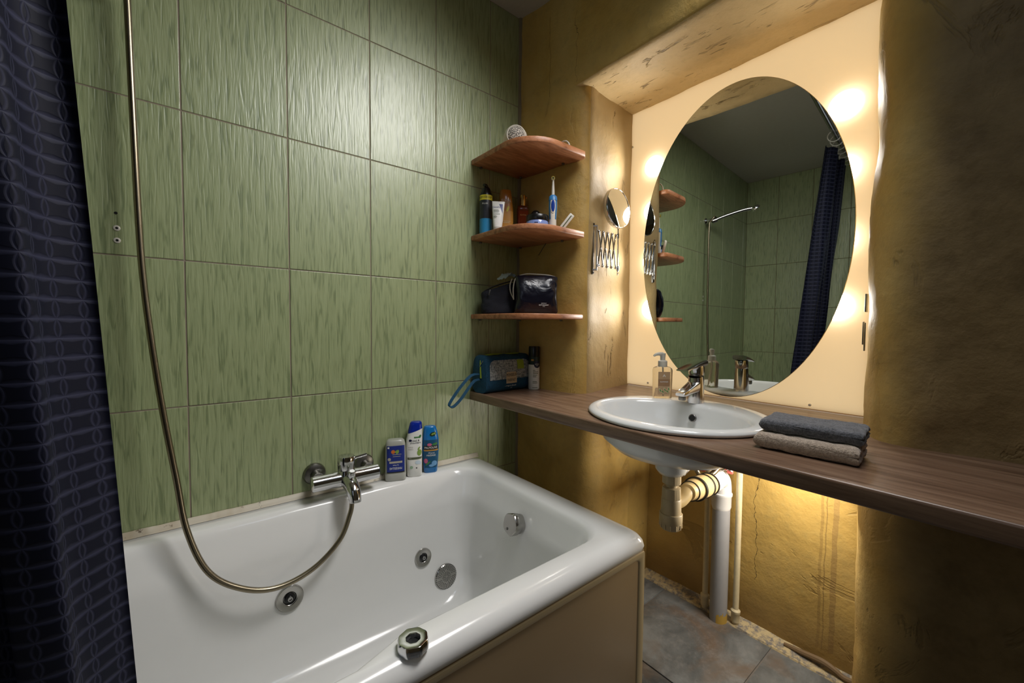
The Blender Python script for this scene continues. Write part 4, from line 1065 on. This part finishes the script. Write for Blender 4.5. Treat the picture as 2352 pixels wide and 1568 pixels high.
bx, by = -0.038, -0.2585
et = thing('electric_toothbrush', 'white and blue electric toothbrush standing upright on the middle shelf', 'toothbrush', (bx, by, T2))
B = Bottle([(0.0, 0.027, 0.027, 2, 0), (0.004, 0.029, 0.029, 2, 0), (0.05, 0.028, 0.028, 2, 0), (0.085, 0.033, 0.032, 2, 0), (0.115, 0.033, 0.032, 2, 0), (0.136, 0.029, 0.028, 2, 0), (0.141, 0.016, 0.016, 2, 0)], (bx, by, T2), math.radians(-42))
part('handle', B.body(), MT['white_pl'], et)
for s in (-1, 1):
    rows = [[B.surf(s*(0.0095+0.006*j/4)*min(1.0, B.at(z)[0]/0.033), z, 0.0006) for j in range(5)] for z in [0.048 + 0.088*i/12 for i in range(13)]]
    part('blue_grip', MB().grid(rows), MT['brush_blue'], et)
part('blue_top', MB().lathe([(0.0172, 0.120), (0.0152, 0.136), (0.0092, 0.1418), (0.007, 0.142)], Matrix.Translation((bx, by, T2)), 28, False, False), MT['brush_blue'], et)
pb = part('button_ring', B.blob(0, 0.098, 0.0100, 0.028, 28, 0.0012), MT['white_pl'], et)
part('button', B.blob(0, 0.098, 0.0072, 0.0225, 28, 0.0020), MT['btn_blue'], pb)
part('brush_neck', MB().lathe([(0.0060, 0.141), (0.0058, 0.160), (0.0040, 0.190), (0.0034, 0.200)], Matrix.Translation((bx, by, T2)), 16), MT['white_pl'], et)
Th = frame((bx-0.001, by-0.0, T2+0.206), (-0.62, -0.78, 0))
part('brush_head', MB().lathe([(0.0070, -0.003), (0.0072, 0.002), (0.0050, 0.003), (0.0045, 0.002)], Th, 24, True, False), MT['white_pl'], et)
br = MB()
for i in range(12):
    a = 2*PI*i/12; br.lathe([(0.0010, 0.002), (0.0009, 0.009)], Th @ Matrix.Translation((0.0056*math.cos(a), 0.0056*math.sin(a), 0)), 6)
part('bristles', br, MT['yellow'], et, kind='stuff')

t = thing('toothbrush_case', 'narrow white plastic case leaning beside the electric toothbrush', 'case', (-0.02, -0.297, T2))
d = V((0.034, -0.034, 0.062)); Tt = frame((-0.026, -0.288, T2+0.0055), d, (0.6, 0.8, 0))
part('case_body', MB().box((0, 0, 0.037), (0.020, 0.011, 0.074), 0.003, T=Tt), MT['white_pl'], t)
part('case_slot', MB().box((0.0, -0.0056, 0.037), (0.004, 0.0006, 0.060), 0, T=Tt), MT['moss'], t)
solo('hanging_wire', MB().tube([(0.018, -0.165, Z2+0.002), (0.014, -0.145, Z2-0.022), (0.012, -0.125, Z2-0.045)], 0.0014, 8, sub=4), MT['black'], (0.014, -0.145, Z2-0.02), 'short dark wire poking down under the middle corner shelf', 'wire')

# ---- lower shelf: two pouches and a crumpled tissue
def pouch(T, w, d, h, e=3.5, slump=0.0, seed=0, nu=64, pillow=0.0, nv=30, lean=0.0):
    rows = []
    for i in range(nv+1):
        t = i/nv; z = h*t; k = (1-abs(2*t-1)**6)**(1/6) if 0 < t < 1 else 0.0
        k = 0.80 + 0.20*k
        pin = math.sin(PI*t)
        row = []
        for j in range(nu):
            a = 2*PI*j/nu; c, s = math.cos(a), math.sin(a)
            x = math.copysign(abs(c)**(2/e), c)*w/2*k; x *= (1 - pillow*0.10*pin*(1-abs(s)**2)); y = math.copysign(abs(s)**(2/e), s)*d/2*(k*(1-0.35*t**2.2))*(1 if not pillow else 0.62 + 0.55*pin**0.7*(1-0.5*abs(c)**3))
            zz = z
            if slump: zz *= (1 - slump*(0.5 - x/w))
            n_ = noise.noise(V((x*16+seed, y*16, z*16)))*0.006 + noise.noise(V((x*45+seed, y*45, z*45)))*0.002
            f = min(1, t*6)
            q = V((x + n_*c + lean*t, y + n_*s, zz + n_*0.6*f*(1 if t < 1 else 0.5)))
            row.append(q)
        rows.append(row)
    return MB().loft(rows, True, True, T=T)
Tq = Matrix.Translation((-0.168, -0.094, T1)) @ Matrix.Rotation(math.radians(-28), 4, 'Z')
p1 = thing('toiletry_pouch', 'matte navy pouch slumped on the lowest shelf beside the tile wall', 'pouch', (-0.168, -0.094, T1), 'dark pouches on the lowest shelf')
part('pouch_body', pouch(Tq, 0.150, 0.075, 0.135, 3.0, 0.36, 3), MT['navy'], p1, 70)
part('zip', MB().tube([Tq @ V((-0.072, -0.004, 0.084)), Tq @ V((-0.03, -0.004, 0.108)), Tq @ V((0.02, -0.003, 0.126)), Tq @ V((0.07, -0.002, 0.138))], 0.0028, 8, sub=4), MT['black'], p1)
part('zip_pull', MB().box((-0.062, -0.036, 0.072), (0.004, 0.003, 0.022), 0.001, T=Tq @ Matrix.Rotation(0.2, 4, 'Y')), MT['dull_chrome'], p1)
Tq2 = Matrix.Translation((-0.082, -0.214, T1)) @ Matrix.Rotation(math.radians(-32), 4, 'Z')
p2 = thing('toiletry_pouch', 'glossy puffed black pouch with grey piping at the front of the lowest shelf', 'pouch', (-0.082, -0.214, T1), 'dark pouches on the lowest shelf')
part('pouch_body', pouch(Tq2, 0.176, 0.094, 0.150, 4.5, 0.0, 11, 96, 1.0, 40), MT['puffy'], p2, 70)
pp = [Tq2 @ V(q) for q in ((-0.088, -0.006, 0.055), (-0.090, -0.008, 0.10), (-0.080, -0.012, 0.138), (-0.045, -0.014, 0.1535), (0.0, -0.014, 0.154), (0.045, -0.012, 0.152), (0.075, -0.010, 0.146))]
part('piping', MB().tube(pp, 0.0022, 8, sub=6), MT['piping'], p2)
pp = [Tq2 @ V(q) for q in ((-0.088, -0.006, 0.058), (-0.098, 0.010, 0.085), (-0.100, 0.016, 0.115), (-0.092, 0.012, 0.138))]
part('piping', MB().tube(pp, 0.0022, 8, sub=6), MT['piping'], p2)
def flat(T, y, s, size, x, z, sx=1.0, mb=None):
    mb = mb or MB(); vs, fs = glyphs(s, size)
    return mb.add([(x + p.x*sx, y, z + p.y) for p in vs], fs, 0, T)
lt = MB(); yv = -0.0535
flat(Tq2, yv, 'INSTITUT', 0.0048, 0.022, 0.0400, mb=lt); flat(Tq2, yv, 'ESTHEDERM', 0.0056, 0.022, 0.0335, 1.25, mb=lt); flat(Tq2, yv, 'PARIS', 0.0036, 0.022, 0.0280, mb=lt)
part('lettering', lt, MT['white_ink'], p2)
rows = []
for i in range(14):
    a = i/13; rows.append([(-0.158 + 0.052*a + 0.010*noise.noise(V((a*4, b, 1))), -0.118 + 0.035*b/3 + 0.008*noise.noise(V((a*3, b, 7))), T1+0.140 + 0.024*math.sin(a*2.4) + 0.012*noise.noise(V((a*6, b*1.3, 2)))) for b in range(6)])
up_ = [[V(p) + V((0, 0, 0.0016)) for p in r] for r in rows]
mb = MB().grid(rows).grid(up_)
solo('paper_mask', mb, MT['tissue'], (-0.14, -0.10, T1+0.14), 'crumpled pale blue paper mask poking out between the two pouches', 'face mask', ang=70)

# ---- teal toiletry bag and deodorant on the worktop
WZ = 0.8505
bg = thing('toiletry_bag', 'teal toiletry bag with grey tweed front at the corner end of the worktop', 'toiletry bag', (-0.12, -0.06, WZ))
TB = Matrix.Translation((-0.1215, -0.056, WZ)) @ Matrix.Rotation(math.radians(4), 4, 'Z')
def bagsec(x, k, n=40):
    """section in yz with a rounded shoulder; k shrinks towards the ends"""
    P = []
    W_, H_ = 0.096*(0.93+0.07*k), 0.152*(0.96+0.04*k) - 0.006*math.sin(x*26)**2
    for i in range(n):
        a = 2*PI*i/n; c, s = math.cos(a), math.sin(a)
        e = 4.2
        y = math.copysign(abs(c)**(2/e), c)*W_/2; z = math.copysign(abs(s)**(2/e), s)*H_/2 + H_/2
        y *= 1 - 0.30*max(0, z/H_-0.25)**1.6
        P.append((x, y + 0.003*noise.noise(V((x*20, y*20, z*20))), max(0.0005, z + 0.002*noise.noise(V((x*18, 4, z*18))))))
    return P
secs = [(-0.124, 0.0), (-0.1225, 0.25), (-0.119, 0.6), (-0.113, 0.9)] + [(-0.105 + 0.21*i/20, 1.0) for i in range(21)] + [(0.113, 0.9), (0.119, 0.6), (0.1225, 0.25), (0.124, 0.0)]
part('bag_body', MB().loft([bagsec(x, k) for x, k in secs], T=TB), MT['teal'], bg, 60)
def bagfront(u, z, e=0.0012):
    W_, H_ = 0.096, 0.152 - 0.006*math.sin(u*26)**2
    zz = min(max(z, 0.002), H_-0.002); s = (zz - H_/2)/(H_/2)
    y = -(1-abs(s)**4.2)**(1/4.2)*W_/2; y *= 1 - 0.30*max(0, zz/H_-0.25)**1.6
    y += 0.003*noise.noise(V((u*20, y*20, zz*20)))
    return TB @ V((u, y-e, z))
def fgrid(u0, u1, z0, z1, nu=24, nz=10, e=0.0012, r=0.0, ztop=None):
    rows = []
    for i in range(nz+1):
        z = z0 + (z1-z0)*i/nz; ins = 0.0
        if r and z > z1-r: ins = r - math.sqrt(max(0, r*r-(z-(z1-r))**2))
        rows.append([bagfront(u0+ins + (u1-u0-2*ins)*j/nu, z, e) for j in range(nu+1)])
    return MB().grid(rows)
part('tweed_panel', fgrid(-0.108, 0.112, 0.052, 0.130, 30, 14, 0.0012, 0.026), MT['tweed'], bg, 70)
def ftext(s, size, u, z, e, sx=1.0, mb=None):
    mb = mb or MB(); vs, fs = glyphs(s, size); return mb.add([bagfront(u+p.x*sx, z+p.y, e) for p in vs], fs)
lp = part('leather_patch', fgrid(-0.024, 0.034, 0.034, 0.080, 8, 6, 0.0028, 0.003), MT['tan'], bg, 70)
part('lettering', ftext('PARFAIT', 0.0175, 0.005, 0.0465, 0.0036, 0.72, ftext('MONSIEUR', 0.0175, 0.005, 0.0675, 0.0036, 0.66)), MT['ink'], lp)
part('script_lettering', ftext('...range sa beaut\u00e9', 0.0095, 0.002, 0.0245, 0.0016, 0.92, ftext('DLP', 0.005, 0.008, 0.0145, 0.0016)), MT['white_ink'], bg)
part('lime_tag', fgrid(0.040, 0.078, 0.090, 0.128, 6, 6, 0.0030, 0.003), MT['lime'], bg, 70)
zpts = [TB @ V((-0.1262, -0.012, 0.060)), TB @ V((-0.1250, -0.008, 0.10)), TB @ V((-0.116, -0.004, 0.140)), TB @ V((-0.07, -0.002, 0.1515)), TB @ V((0.0, 0.0, 0.1505)), TB @ V((0.09, 0.0, 0.1515))]
part('zip', MB().tube(zpts, 0.0032, 8, sub=6), MT['lime'], bg, label='lime green zip')
part('zip_pull', MB().box((0, 0, 0), (0.005, 0.002, 0.030), 0.0008, T=TB @ Matrix.Translation((-0.1265, -0.017, 0.118)) @ Matrix.Rotation(0.55, 4, 'X') @ Matrix.Rotation(0.25, 4, 'Y')), MT['satin'], bg)
# wrist strap: a flat ribbon loop
def ribbon(pts, wv, th):
    P = spline([V(p) for p in pts], 8); rows = []
    for i, p in enumerate(P):
        d_ = (P[min(i+1, len(P)-1)] - P[max(0, i-1)]).normalized(); nrm = d_.cross(V(wv)).normalized()*th/2; w2 = V(wv)/2
        rows.append([p-w2-nrm, p+w2-nrm, p+w2+nrm, p-w2+nrm])
    return MB().loft(rows)
part('wrist_strap', ribbon([(-0.243, -0.070, 0.926), (-0.295, -0.083, 0.926), (-0.340, -0.088, 0.893), (-0.376, -0.090, 0.855), (-0.398, -0.092, 0.826), (-0.393, -0.092, 0.816), (-0.376, -0.092, 0.818), (-0.345, -0.090, 0.842), (-0.310, -0.086, 0.878), (-0.278, -0.078, 0.902), (-0.243, -0.070, 0.906)], (0.0066, -0.0062, -0.0066), 0.0025), MT['teal'], bg, 70)

dx, dy = 0.001, -0.1160
de = thing('deodorant_can', 'white spray deodorant with a black cap beside the teal bag', 'spray can', (dx, dy, WZ))
B = Bottle([(0.0, 0.044, 0.044, 2, 0), (0.003, 0.0485, 0.0485, 2, 0), (0.112, 0.0485, 0.0485, 2, 0)], (dx, dy, WZ), math.radians(-38))
part('can_body', B.body(), MT['lotion_white'], de)
part('dark_band', MB().lathe([(0.0246, 0.106), (0.0246, 0.1385), (0.0235, 0.1395)], Matrix.Translation((dx, dy, WZ)), 36, False, True), MT['deo_green'], de)
part('cap', MB().lathe([(0.0236, 0.1395), (0.0236, 0.180), (0.0215, 0.183), (0.0, 0.1835)], Matrix.Translation((dx, dy, WZ)), 36, True, False), MT['black'], de)
B = Bottle([(0.0, 0.0492, 0.0492, 2, 0), (0.14, 0.0492, 0.0492, 2, 0)], (dx, dy, WZ), math.radians(-38))
lg = part('logo_disc', B.blob(0.0115, 0.107, 0.0135, 0.0150, 28, 0.0006), MT['navy_lbl'], de)
part('lettering', B.text('MEN', 0.0045, 0.0112, 0.102, e=0.0010, mb=B.text('NIVEA', 0.0072, 0.0112, 0.108, sx=0.9, e=0.0010)), MT['white_ink'], lg)
part('gold_label', B.patch(-0.014, -0.003, 0.122, 0.129, 4, 1, 0.0006), MT['gold'], de)
sl = MB()
for u, w, z in ((-0.001, 0.010, 0.081), (0.005, 0.022, 0.0745), (0.005, 0.022, 0.068), (0.003, 0.018, 0.061), (0.001, 0.014, 0.054), (0.002, 0.018, 0.034), (0.003, 0.020, 0.028), (0.003, 0.022, 0.008)):
    sl.grid([[B.surf(u - w/2 + w*j/4, z+dz, 0.0005) for j in range(5)] for dz in (0, 0.0022)])
part('small_print', sl, MT['moss'], de, kind='stuff')

# ---- bottles on the bath edge
RZ = 0.5712
q = thing('shower_gel_bottle', 'clear bottle with deep blue label standing upside down on the bath edge', 'bottle', (-0.583, -0.040, RZ), 'wash bottles on the bath edge')
rot = math.radians(-20)
B = Bottle([(0.026, 0.070, 0.040, 3.6, 0), (0.030, 0.071, 0.041, 3.6, 0), (0.09, 0.070, 0.041, 3.6, 0), (0.128, 0.067, 0.040, 3.6, 0), (0.140, 0.061, 0.036, 3.2, 0), (0.1445, 0.050, 0.028, 3, 0)], (-0.583, -0.036, RZ), rot)
part('bottle_body', B.body(), simple('milky_clear_plastic', (186, 188, 178), 0.3, Transmission_Weight=0.25), q)
part('cap', Bottle([(0.0, 0.064, 0.036, 3.6, 0), (0.003, 0.070, 0.041, 3.6, 0), (0.026, 0.0725, 0.043, 3.6, 0)], (-0.583, -0.036, RZ), rot).body(), MT['frost'], q)
lb = part('label', B.patch(-0.030, 0.030, 0.031, 0.126, 14, 8), MT['blue_lbl'], q)
part('label_foot', B.patch(-0.030, 0.030, 0.0305, 0.034, 14, 1, 0.0007), MT['ink'], lb)
part('lettering', B.text('Le Petit', 0.0065, 0, 0.0575, rot=PI, e=0.0007, mb=B.text('MARSEILLAIS', 0.0115, 0, 0.0465, rot=PI, sx=0.66, e=0.0007)), MT['white_ink'], lb)
part('flower_print', B.blob(-0.009, 0.105, 0.0070, 0.0070, 9), MT['orange'], lb)
part('leaf_print', B.blob(0.004, 0.106, 0.0075, 0.0042, rot=0.5, mb=B.blob(0.006, 0.1015, 0.0062, 0.0030, rot=0.7)), MT['leaf'], lb)
part('ribbon_print', B.patch(-0.022, 0.022, 0.0645, 0.0715, 14, 1, 0.0008), MT['piping'], lb)
part('round_badge', B.blob(-0.022, 0.079, 0.0055, 0.0055), MT['piping'], lb)
part('square_mark', B.poly([(-0.0275, 0.1165), (-0.0215, 0.1165), (-0.0215, 0.1225), (-0.0275, 0.1225)]), MT['white_ink'], lb)
sl = MB()
for u, w, z in ((0.004, 0.030, 0.0945), (0.003, 0.026, 0.0875)): sl.grid([[B.surf(u - w/2 + w*j/4, z+dz, 0.0008) for j in range(5)] for dz in (0, 0.0016)])
part('small_print', sl, MT['piping'], lb, kind='stuff')

q = thing('shampoo_bottle', 'tall white shampoo bottle with a slanted royal blue cap on the bath edge', 'bottle', (-0.515, -0.040, RZ), 'wash bottles on the bath edge')
B = Bottle([(0.0, 0.046, 0.032, 3, 0.002), (0.004, 0.0535, 0.037, 3, 0.002), (0.05, 0.056, 0.039, 2.8, 0.001), (0.10, 0.0585, 0.039, 2.7, 0.0), (0.135, 0.0575, 0.037, 2.6, 0.0015), (0.165, 0.051, 0.034, 2.6, 0.0045), (0.185, 0.0445, 0.031, 2.6, 0.0065), (0.194, 0.0415, 0.029, 2.6, 0.0075), (0.198, 0.034, 0.024, 2.6, 0.008)], (-0.515, -0.040, RZ), rot)
part('bottle_body', B.body(None, 0.164, shear1=0.34), MT['lotion_white'], q)
part('cap', B.body(0.1645, None, shear0=0.34), MT['cap_blue'], q)
lt = B.text('head &', 0.0105, 0.004, 0.1325, shear=0.2); B.text('shoulders', 0.0105, 0.0045, 0.1245, sx=0.92, mb=lt, shear=0.2); B.blob(-0.014, 0.1335, 0.0050, 0.0042, mb=lt)
part('lettering', lt, MT['navy_lbl'], q)
part('faint_lettering', B.text('APPLE', 0.0065, -0.013, 0.1085, mb=B.text('FRESH', 0.0065, -0.013, 0.1010)), MT['piping'], q)
part('leaf_sticker', B.patch(-0.001, 0.020, 0.142, 0.1465, 6, 1, 0.0008), MT['green'], q)
part('leaf_drop', B.blob(0.0205, 0.1465, 0.0042, 0.0062, rot=-0.5), MT['green'], q)
part('apple_print', B.blob(0.0185, 0.088, 0.0085, 0.0115, mb=B.blob(0.0165, 0.104, 0.0030, 0.0068, rot=-0.7)), MT['leaf'], q)
part('moss_band', B.patch(-0.0275, 0.0275, 0.0645, 0.0725, 12, 1, 0.0006), MT['moss'], q)
part('band_lettering', B.text('100%', 0.0055, -0.016, 0.0685, e=0.0010), MT['piping'], q)
part('splash_print', B.blob(0.013, 0.053, 0.0100, 0.0070, mb=B.blob(0.021, 0.049, 0.004, 0.004)), MT['tissue'], q)
part('round_badge', B.blob(-0.010, 0.036, 0.0055, 0.0055), simple('pale_green_badge', (150, 180, 150), 0.5), q)
part('square_mark', B.poly([(0.006, 0.031), (0.010, 0.031), (0.010, 0.035), (0.006, 0.035)]), MT['ink'], q)

q = thing('shower_gel_bottle', 'bright blue shower gel bottle on the bath edge, rightmost of three', 'bottle', (-0.450, -0.040, RZ), 'wash bottles on the bath edge')
B = Bottle([(0.0, 0.044, 0.030, 3, 0), (0.004, 0.050, 0.034, 3, 0), (0.05, 0.0575, 0.038, 2.6, 0), (0.09, 0.0615, 0.040, 2.5, 0), (0.125, 0.060, 0.038, 2.5, 0), (0.150, 0.053, 0.034, 2.5, -0.001), (0.165, 0.047, 0.031, 2.5, -0.002), (0.171, 0.042, 0.028, 2.6, -0.002), (0.1735, 0.034, 0.022, 2.6, -0.002)], (-0.448, -0.040, RZ), rot)
part('bottle_body', B.body(), MT['palm_blue'], q)
fd = part('print_field', B.patch(-0.026, 0.026, 0.020, 0.124, 12, 10), MT['palm_teal'], q)
part('black_band', B.patch(-0.0265, 0.0265, 0.088, 0.1025, 12, 2, 0.0008), MT['ink'], fd)
part('gold_band', B.patch(-0.0265, 0.0265, 0.083, 0.0878, 12, 1, 0.0008), MT['gold'], fd)
part('lettering', B.text('PALMOLIVE', 0.0105, -0.001, 0.0953, sx=0.86, e=0.0011, mb=B.text('MASSAGE', 0.0095, 0, 0.0665, sx=0.82, e=0.0007, mb=B.text('Mineral', 0.0075, 0.001, 0.0755, shear=0.2, e=0.0007))), MT['white_ink'], fd)
part('fruit_print', B.blob(-0.006, 0.107, 0.0085, 0.0055, e=0.0015), MT['pink'], fd); part('fruit_print', B.blob(-0.019, 0.046, 0.007, 0.009, e=0.0008), MT['pink'], fd)
part('leaf_print', B.blob(0.014, 0.108, 0.0105, 0.0045, rot=0.2, mb=B.blob(-0.011, 0.037, 0.012, 0.0028, rot=0.7)), MT['green'], fd)
part('splash_print', B.blob(0.012, 0.036, 0.010, 0.010, mb=B.blob(0.002, 0.028, 0.010, 0.005)), simple('pale_blue_splash', (110, 160, 205), 0.4), fd)
part('oval_sticker', B.blob(0.007, 0.145, 0.0125, 0.0075, rot=0.25), simple('dark_green_sticker', (24, 50, 30), 0.4), q)
part('sticker_leaf', B.blob(0.006, 0.1455, 0.0055, 0.0032, rot=0.5, e=0.0011, mb=B.blob(0.013, 0.147, 0.0024, 0.0042, e=0.0011)), MT['leaf'], q)

# ------------------------------------------------------------------ folded towels
def towel(T, lx, ly, h, seed, flop=0.0):
    """folded once: U section in yz (fold at +y, free layer ends at -y), run along x"""
    N = []; m = 26; hl = h*0.5
    outer = []
    for i in range(15): outer.append((-ly/2 + (ly-hl)*i/14, h))
    for i in range(1, 12):
        a = PI/2 - PI*i/12; outer.append((ly/2-hl + hl*math.cos(a), hl + hl*math.sin(a)))
    for i in range(15): outer.append((ly/2-hl - (ly-hl)*i/14, 0.0))
    # lower layer end, slit, upper layer end
    def end(z0, z1, n=7): return [(-ly/2 - (z1-z0)/2*math.sin(PI*i/n), z0 + (z1-z0)*(1-math.cos(PI*i/n))/2) for i in range(1, n)]
    sec = outer + end(0, hl*0.97) + [(-ly/2+0.012, hl*0.985), (-ly/2+0.012, hl*1.015)] + end(hl*1.03, h)
    rows = []
    nx = 46
    for i in range(nx+1):
        t = i/nx; x = lx*(t-0.5); e_ = min(t, 1-t)*lx; k = 1.0 if e_ > hl else math.sqrt(max(0.02, 1-((hl-e_)/hl)**2))
        row = []
        for y, z in sec:
            zz = hl + (z-hl)*(0.45+0.55*k); yy = y
            p = V((x, yy, zz)); n_ = noise.noise(p*38 + V((seed, 0, 0)))*0.0022 + noise.noise(p*210 + V((seed, 3, 0)))*0.0016
            sag = flop*max(0, -yy/ly-0.2)**2
            row.append(V((x + (n_ if True else 0), yy + n_*0.7, max(0.0006, zz + n_ - sag))))
        rows.append(row)
    return MB().loft(rows, T=T)
Tt = Matrix.Translation((-0.090, -1.118, 0.8505)) @ Matrix.Rotation(math.radians(4), 4, 'Z')
solo('folded_towel', towel(Tt, 0.112, 0.178, 0.036, 2), MT['towel_g'], (-0.09, -1.118, 0.8505), 'taupe folded hand towel lying under the charcoal one on the worktop', 'towel', 'folded hand towels', 70)
Tt = Matrix.Translation((-0.072, -1.122, 0.8872)) @ Matrix.Rotation(math.radians(5), 4, 'Z')
solo('folded_towel', towel(Tt, 0.112, 0.176, 0.029, 9, 0.006), MT['towel_d'], (-0.072, -1.122, 0.887), 'charcoal folded hand towel on top of the taupe one on the worktop', 'towel', 'folded hand towels', 70)

# ------------------------------------------------------------------ shower curtain, rod, rings
cu = MB(); rows = []; uvs = []
NS, NZ = 220, 90
z_top, z_bot = 2.275, 0.27
for i in range(NZ+1):
    z = z_top - (z_top-z_bot)*i/NZ
    row = []
    xe = -1.2596 + (1.5-z)*0.0395 if z < 1.9 else -1.2754 - 0.01*(z-1.9)
    y0 = -0.752 + (z_top-z)*0.075
    ph = 0.35*math.sin(z*2.1) + 0.25*math.sin(z*5.0+1)
    amp = 0.030 + 0.012*math.sin(z*1.3+0.5) - 0.012*max(0, z-1.9)
    for j in range(NS+1):
        s = j/NS
        x = xe - 0.56*s + 0.012*math.sin(2*PI*6*s*2 + ph)*min(1, s*8)
        y = y0 - (-amp)*math.cos(2*PI*4.2*s - 0.85 + 0.8*min(1, max(0, (1.75-z)/0.8)) + ph*min(1, s*9)) + 0.010*math.sin(2*PI*2.3*s + z)*min(1, s*4)
        y += 0.004*noise.noise(V((s*30, z*3, 1)))
        row.append(V((x, y, z)))
    rows.append(row)
cu.grid(rows)
sc_ = thing('shower_curtain', 'dark navy waffle-weave shower curtain bunched at the left end of the bath', 'shower curtain', (-1.5, -0.70, z_bot))
cl = part('curtain_cloth', cu, MT['curtain'], sc_, 180)
me = cl.data; uvl = me.uv_layers.new(name='UVMap')
us = []
for r in rows:
    u = [0.0]
    for a, b in zip(r, r[1:]): u.append(u[-1] + math.hypot(b.x-a.x, b.y-a.y))
    us.append(u)
W1 = NS+1
for lp_ in me.loops:
    vi = lp_.vertex_index; uvl.data[lp_.index].uv = (us[NZ//2][vi % W1], rows[vi//W1][0].z)
solo('curtain_rod', MB().tube([(0.0, -0.775, 2.335), (XL+0.002, -0.775, 2.335)], 0.0125, 16), MT['satin'], (-1.1, -0.775, 2.335), 'straight metal curtain rod near the ceiling, seen in the mirror', 'curtain rod')
rp = None
for k in range(7):
    x = -1.272 - 0.088*k
    T = frame((x, -0.775, 2.318), (1, 0.15*((k % 2)*2-1), 0))
    if rp is None:
        pts = [T @ V((0.0335*math.cos(a), 0.0335*math.sin(a), 0)) for a in [2*PI*i/28 for i in range(29)]]
        rp = solo('curtain_ring', MB().tube(pts, 0.0028, 8, cap=False), MT['ring'], (x, -0.775, 2.318), 'pale curtain ring on the rod seen in the mirror, nearest the washbasin', 'curtain ring', 'curtain rings')
    else:
        c = copy_tree(rp); c.location = (x, -0.775, 2.318); c['label'] = 'pale curtain ring on the rod seen in the mirror, %s from the washbasin end' % ('second', 'third', 'fourth', 'fifth', 'sixth', 'seventh')[k-1]
